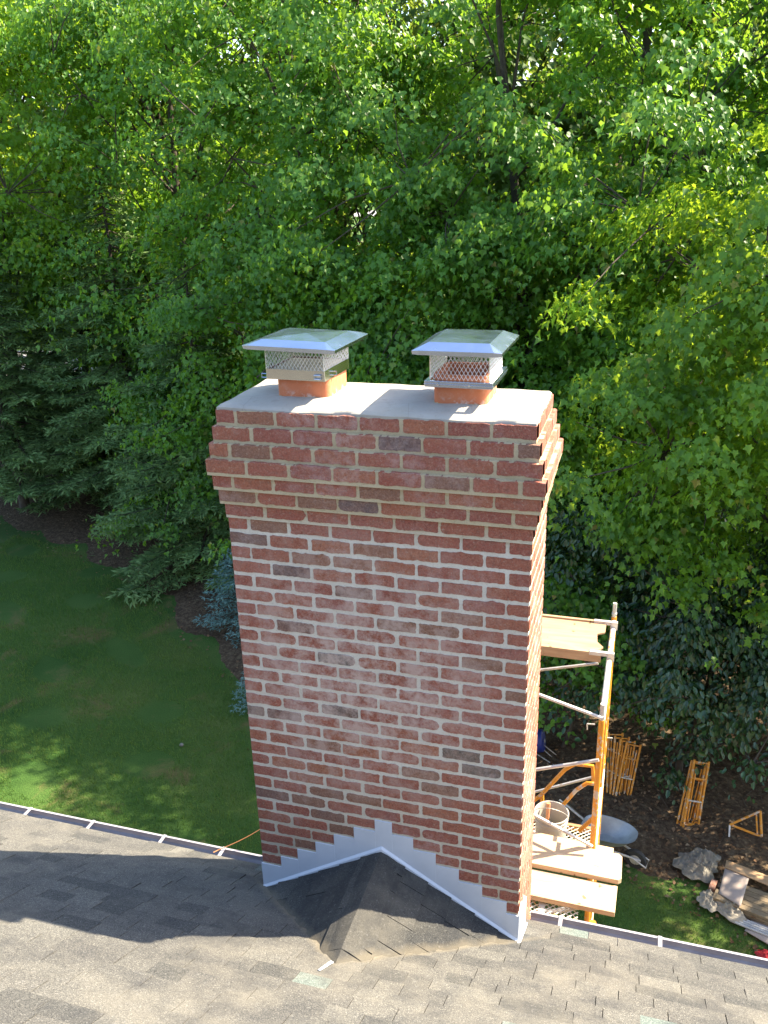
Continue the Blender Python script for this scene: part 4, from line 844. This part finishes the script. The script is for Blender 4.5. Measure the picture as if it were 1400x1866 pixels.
# spare scaffold frames leaning against trees
def lean_frame(label, foot, top, off, seed, group):
    r = random.Random(seed); F0 = Vector(foot)+Vector(off); T0 = Vector(top)+Vector(off)*1.0
    g = empty('scaffold_section', tuple(F0), label, 'scaffold section', group)
    up = (T0-F0).normalized(); Lh = (T0-F0).length; sd = Vector((.93, .36, 0)) ; sd = (sd-up*sd.dot(up)).normalized(); Wd = .24
    P = lambda a, b: F0+up*a+sd*b
    m = MB(); m.tube([P(0, 0), P(Lh, 0)], .019, 8); m.tube([P(0, Wd), P(Lh, Wd)], .019, 8); m.build('post', YEL, g, smooth=True)
    m = MB(); m.tube([P(Lh*.16, Wd*.2), P(Lh*.10, Wd*.32), P(Lh*.10, Wd*.68), P(Lh*.16, Wd*.8), P(Lh*.9, Wd*.8)], .013, 8); m.tube([P(Lh*.16, Wd*.2), P(Lh*.9, Wd*.2)], .013, 8); m.build('inner_loop', YEL, g, smooth=True)
    for f_ in (.08, .42, .74, .97): m = MB(); m.tube([P(Lh*f_, 0), P(Lh*f_, Wd)], .014, 8); m.build('rung', GALV if f_ in (.42,) else YEL, g, smooth=True)
    m = MB(); m.tube([P(-.14, 0), P(.02, 0)], .015, 8); m.build('coupling_pin', GALV, g)
GF = 'spare yellow frames leaning under the trees'
fA = G(1120, 1462); tA = aty(1143, 1352, fA.y+.45)
for i, (ox, nm) in enumerate(((0, 'front frame of the stack leaning behind the wheelbarrow'), (-.04, 'second frame of the stack behind the wheelbarrow'), (-.08, 'third frame of the stack behind the wheelbarrow'), (-.13, 'rearmost ladder frame of the stack behind the wheelbarrow'))):
    lean_frame('yellow '+nm, fA, tA+Vector((-.02*i*3, 0, .03*i)), (ox, -ox*.5, 0), i, GF)
fB = G(1240, 1510); tB = aty(1262, 1382, fB.y+.45)
for i, (ox, nm) in enumerate(((.035, 'front frame of the stack leaning on the dark tree right of the wheelbarrow'), (0, 'middle frame of the stack leaning on the dark tree'), (-.06, 'left frame of the stack leaning on the dark tree'))):
    lean_frame('yellow '+nm, fB, tB+Vector((.03*i, 0, -.03*i)), (ox, -ox*.5, 0), 10+i, GF)
# small triangular stand
g0 = G(1355, 1520); g = empty('support_stand', tuple(g0), 'small orange triangular stand with grey base bars by the lumber', 'stand')
A_, B_, C_ = G(1330, 1503, .25), G(1386, 1478, .45), G(1388, 1525, .1)
m = MB(); m.tube([A_, B_], .019, 8); m.tube([B_, C_], .021, 8); m.tube([A_+Vector((.03, 0, 0)), C_], .019, 8); m.tube([B_+Vector((-.06, 0, -.03)), C_+Vector((-.06, 0, 0))], .014, 8); m.build('triangle_frame', YEL, g, smooth=True)
m = MB(); D_, E_ = G(1328, 1533, .04), G(1385, 1543, .04); m.tube([D_, E_], .017, 8); m.tube([D_+Vector((.02, .12, 0)), E_+Vector((-.05, .12, 0))], .015, 8); m.tube([D_+Vector((0, -.02, 0)), A_], .015, 8); m.tube([D_.lerp(E_, .4), D_.lerp(E_, .4)+Vector((0, .14, .0))], .012, 8); m.tube([E_, C_], .014, 8); m.build('base_bars', GALV, g, smooth=True)
# crumpled drop cloths
def cloth(label, c, rx, ry, h, seed, mat, rot=0, thin=1.0):
    r = np.random.default_rng(seed); n1, n2 = 64, 56; V = []; ph = r.random((10, 3))*6; fr = r.normal(size=(10, 2))*np.linspace(4, 22, 10)[:, None]*.6
    for j in range(n2):
        for i in range(n1):
            rho = i/(n1-1); th = 2*PI*j/n2; out = 1+.14*math.sin(2*th+ph[0, 0])+.12*math.sin(3*th+ph[1, 0])+.08*math.sin(7*th+ph[2, 0])+.05*math.sin(13*th+ph[5, 0]); x = rho*math.cos(th)*out; y = rho*math.sin(th)*out
            z = 0
            for q in range(10): z += (1-abs(math.sin(fr[q, 0]*x+fr[q, 1]*y+ph[q, 1]+1.2*math.sin(2.5*y+ph[q, 2]))))**1.6/(1+q*.35)
            env = (1-rho**3); z = .01+h*env*(.10+.30*z*(.55+.25*math.sin(9*x+ph[3, 0])*math.cos(8*y+ph[4, 0])))*(1-.30*rho)
            V.append((c[0]+rx*x*math.cos(rot)-ry*y*math.sin(rot), c[1]+rx*x*math.sin(rot)+ry*y*math.cos(rot), c[2]+z))
    F = [(j*n1+i, j*n1+i+1, ((j+1) % n2)*n1+i+1, ((j+1) % n2)*n1+i) for j in range(n2) for i in range(n1-1)]
    m = MB(); m.add(V, F); return tag(m.build('drop_cloth', mat, smooth=True), label, 'cloth', 'drop cloths dropped on the soil')
c1 = G(1272, 1574, .1); cloth('big crumpled grey brown canvas cloth on the soil left of the lumber pile', (c1.x, c1.y, GZ+.08), .34, .32, .36, 41, CANVAS)
c2 = G(1293, 1645, .05); c3_ = G(1328, 1660, .05)
cloth('small rumpled pale cloth knotted at the left end, below the big cloth', (c2.x-.02, c2.y, GZ+.08), .16, .18, .24, 42, CANV2)
cloth('long rumpled pale cloth between the big cloth and the lumber pile', (c3_.x, c3_.y, GZ+.08), .28, .17, .27, 43, CANV2, -.3)
# lumber pile with boards on top
LA, LB = atz(1310, 1600, GZ+.35), atz(1440, 1650, GZ+.35); ld = (LB-LA); ld.z = 0; ld.normalize(); sdv = Vector((-ld.y, ld.x, 0))
g = empty('lumber_stack', (LA.x, LA.y, GZ), 'pile of weathered boards and pipes at the right edge of the yard', 'lumber')
Ml = Matrix.Translation((LA.x, LA.y, GZ+.06)) @ Matrix([[ld.x, sdv.x, 0, 0], [ld.y, sdv.y, 0, 0], [0, 0, 1, 0], [0, 0, 0, 1]])
for lay in range(3):
    for k in range(5):
        a = rnd.uniform(-.02, .12)-.0; m = MB(); m.box((a, -.24+k*.098, lay*.047), (2.6, -.24+k*.098+.092, lay*.047+.040), M=Ml); m.build('board', OLDWOOD, g, bevel=.002)
for k in range(4): m = MB(); m.tube([Ml @ Vector((.30, -.30-k*.04, .02)), Ml @ Vector((2.6, -.30-k*.04, .02))], .017, 8); m.build('pipe', PVC, g, smooth=True)
m = MB(); m.box((-.02, -.20, -.055), (.06, .22, -.002), M=Ml); m.box((.9, -.25, -.055), (1., .25, -.002), M=Ml); m.build('bearer', OLDWOOD, g)
m = MB()
for i in range(4): m.box((-.11, -.05+i*.002, i*.038-.05), (-.03, .15, i*.038-.014), M=Ml)
o = m.build('brick_pile', BRICK); tag(o, 'short stack of red bricks against the end of the lumber pile', 'bricks')
def board(label, quad, h, th, mat, bow=.0):
    m = MB(); qs = [atz(u, v, GZ+h_) for (u, v), h_ in zip(quad, h)]; n_ = 8; V = []
    for j in range(n_+1):
        for i in range(n_+1):
            s_, t_ = i/n_, j/n_; p = (qs[0]*(1-s_)+qs[1]*s_)*(1-t_)+(qs[3]*(1-s_)+qs[2]*s_)*t_; V.append(p+Vector((0, 0, bow*math.sin(PI*s_)*math.sin(PI*t_)+bow*.6*math.sin(PI*t_*1.0)*s_)))
    F = [(j*(n_+1)+i, j*(n_+1)+i+1, (j+1)*(n_+1)+i+1, (j+1)*(n_+1)+i) for j in range(n_) for i in range(n_)]; m.add(V, F)
    o = m.build('loose_board', mat, smooth=True); s = o.modifiers.new('s', 'SOLIDIFY'); s.thickness = th; s.offset = -1; tag(o, label, 'board', 'thin boards lying by the lumber'); return o
board('pinkish board laid across the left end of the lumber pile', [(1321, 1583), (1366, 1598), (1350, 1652), (1310, 1628)], [.24, .24, .22, .20], .006, CARD, .015)
board('long pale board along the far edge of the lumber pile', [(1324, 1568), (1440, 1612), (1436, 1630), (1321, 1581)], [.25, .25, .25, .25], .012, PLY, .0)
board('square pale board lying on the ground below the lumber pile', [(1376, 1665), (1440, 1690), (1432, 1740), (1357, 1696)], [.05, .05, .05, .05], .008, CARD, .012)
# red cloth, blue bin, pipes, stones
rc = G(1404, 1738, .1); o = cloth('red cloth at the right edge just above the gutter', (rc.x+.05, rc.y, GZ+.02), .20, .17, .22, 44, RED); o.name = 'red_cloth'; del o['group']
bp = G(985, 1378); g = empty('plastic_barrel', tuple(bp), 'dark blue plastic barrel on its side half hidden by the chimney', 'barrel')
m = MB(); Mx = Matrix.Rotation(math.radians(80), 3, 'Y') @ Matrix.Rotation(.0, 3, 'Z'); m.lathe(bp+Vector((-.25, .1, .22)), [(0, -.3), (.17, -.3), (.2, -.27), (.215, -.1), (.205, -.08), (.215, -.06), (.215, .1), (.205, .12), (.215, .14), (.2, .28), (.17, .30), (0, .30)], 28, M=Mx); shb = m.build('shell', BLUE, g, smooth=True)
m = MB(); m.lathe(bp+Vector((-.25, .1, .22)), [(.0, .302), (.04, .302), (.04, .318), (0, .318)], 12, M=Mx); m.build('bung', PVC, shb)
for i, (a, b, nm) in enumerate(((G(975, 1345, .3), G(1022, 1382, .05), 'upper'), (G(975, 1352, .25), G(1012, 1385, .05), 'second'), (G(975, 1372, .12), G(1038, 1412, .04), 'lowest'))):
    m = MB(); m.tube([a, b], .009, 8); tag(m.build('metal_rod', GALV, smooth=True), 'thin grey metal rod beside the blue barrel, the %s of three' % nm, 'rod', 'rods leaning by the barrel')
a, b = G(1030, 1462, .05), G(1072, 1500, .05); m = MB(); m.tube([a, a.lerp(b, .4), b], .020, 8); tag(m.build('wood_pole', OLDWOOD, smooth=True), 'grey wooden pole on the ground left of the wheelbarrow', 'pole')
m = MB(); p = G(331, 1357, .04); m.lathe(p, [(0, -.03), (.03, -.025), (.042, 0), (.03, .02), (.0, .03)], 9); tag(m.build('stone', ROCK, smooth=True), 'small pale stone alone in the left lawn', 'stone')
# low dead twigs in the soil
J0 = []; J1 = []
for i in range(260):
    x = rng.uniform(2.6, 6.5); y = rng.uniform(8.6, 11); p = np.array([x, y, GZ+.12]); d = rng.normal(size=3)*np.array([.22, .22, .12]); J0.append(p); J1.append(p+d)
V, F = tubes_np(np.array(J0), np.array(J1), np.full(260, .007), np.full(260, .003)); tag(np_mesh('fallen_twigs', V, F, BARK), 'tangle of dry twigs on the bed at the right', 'twigs', kind='stuff')
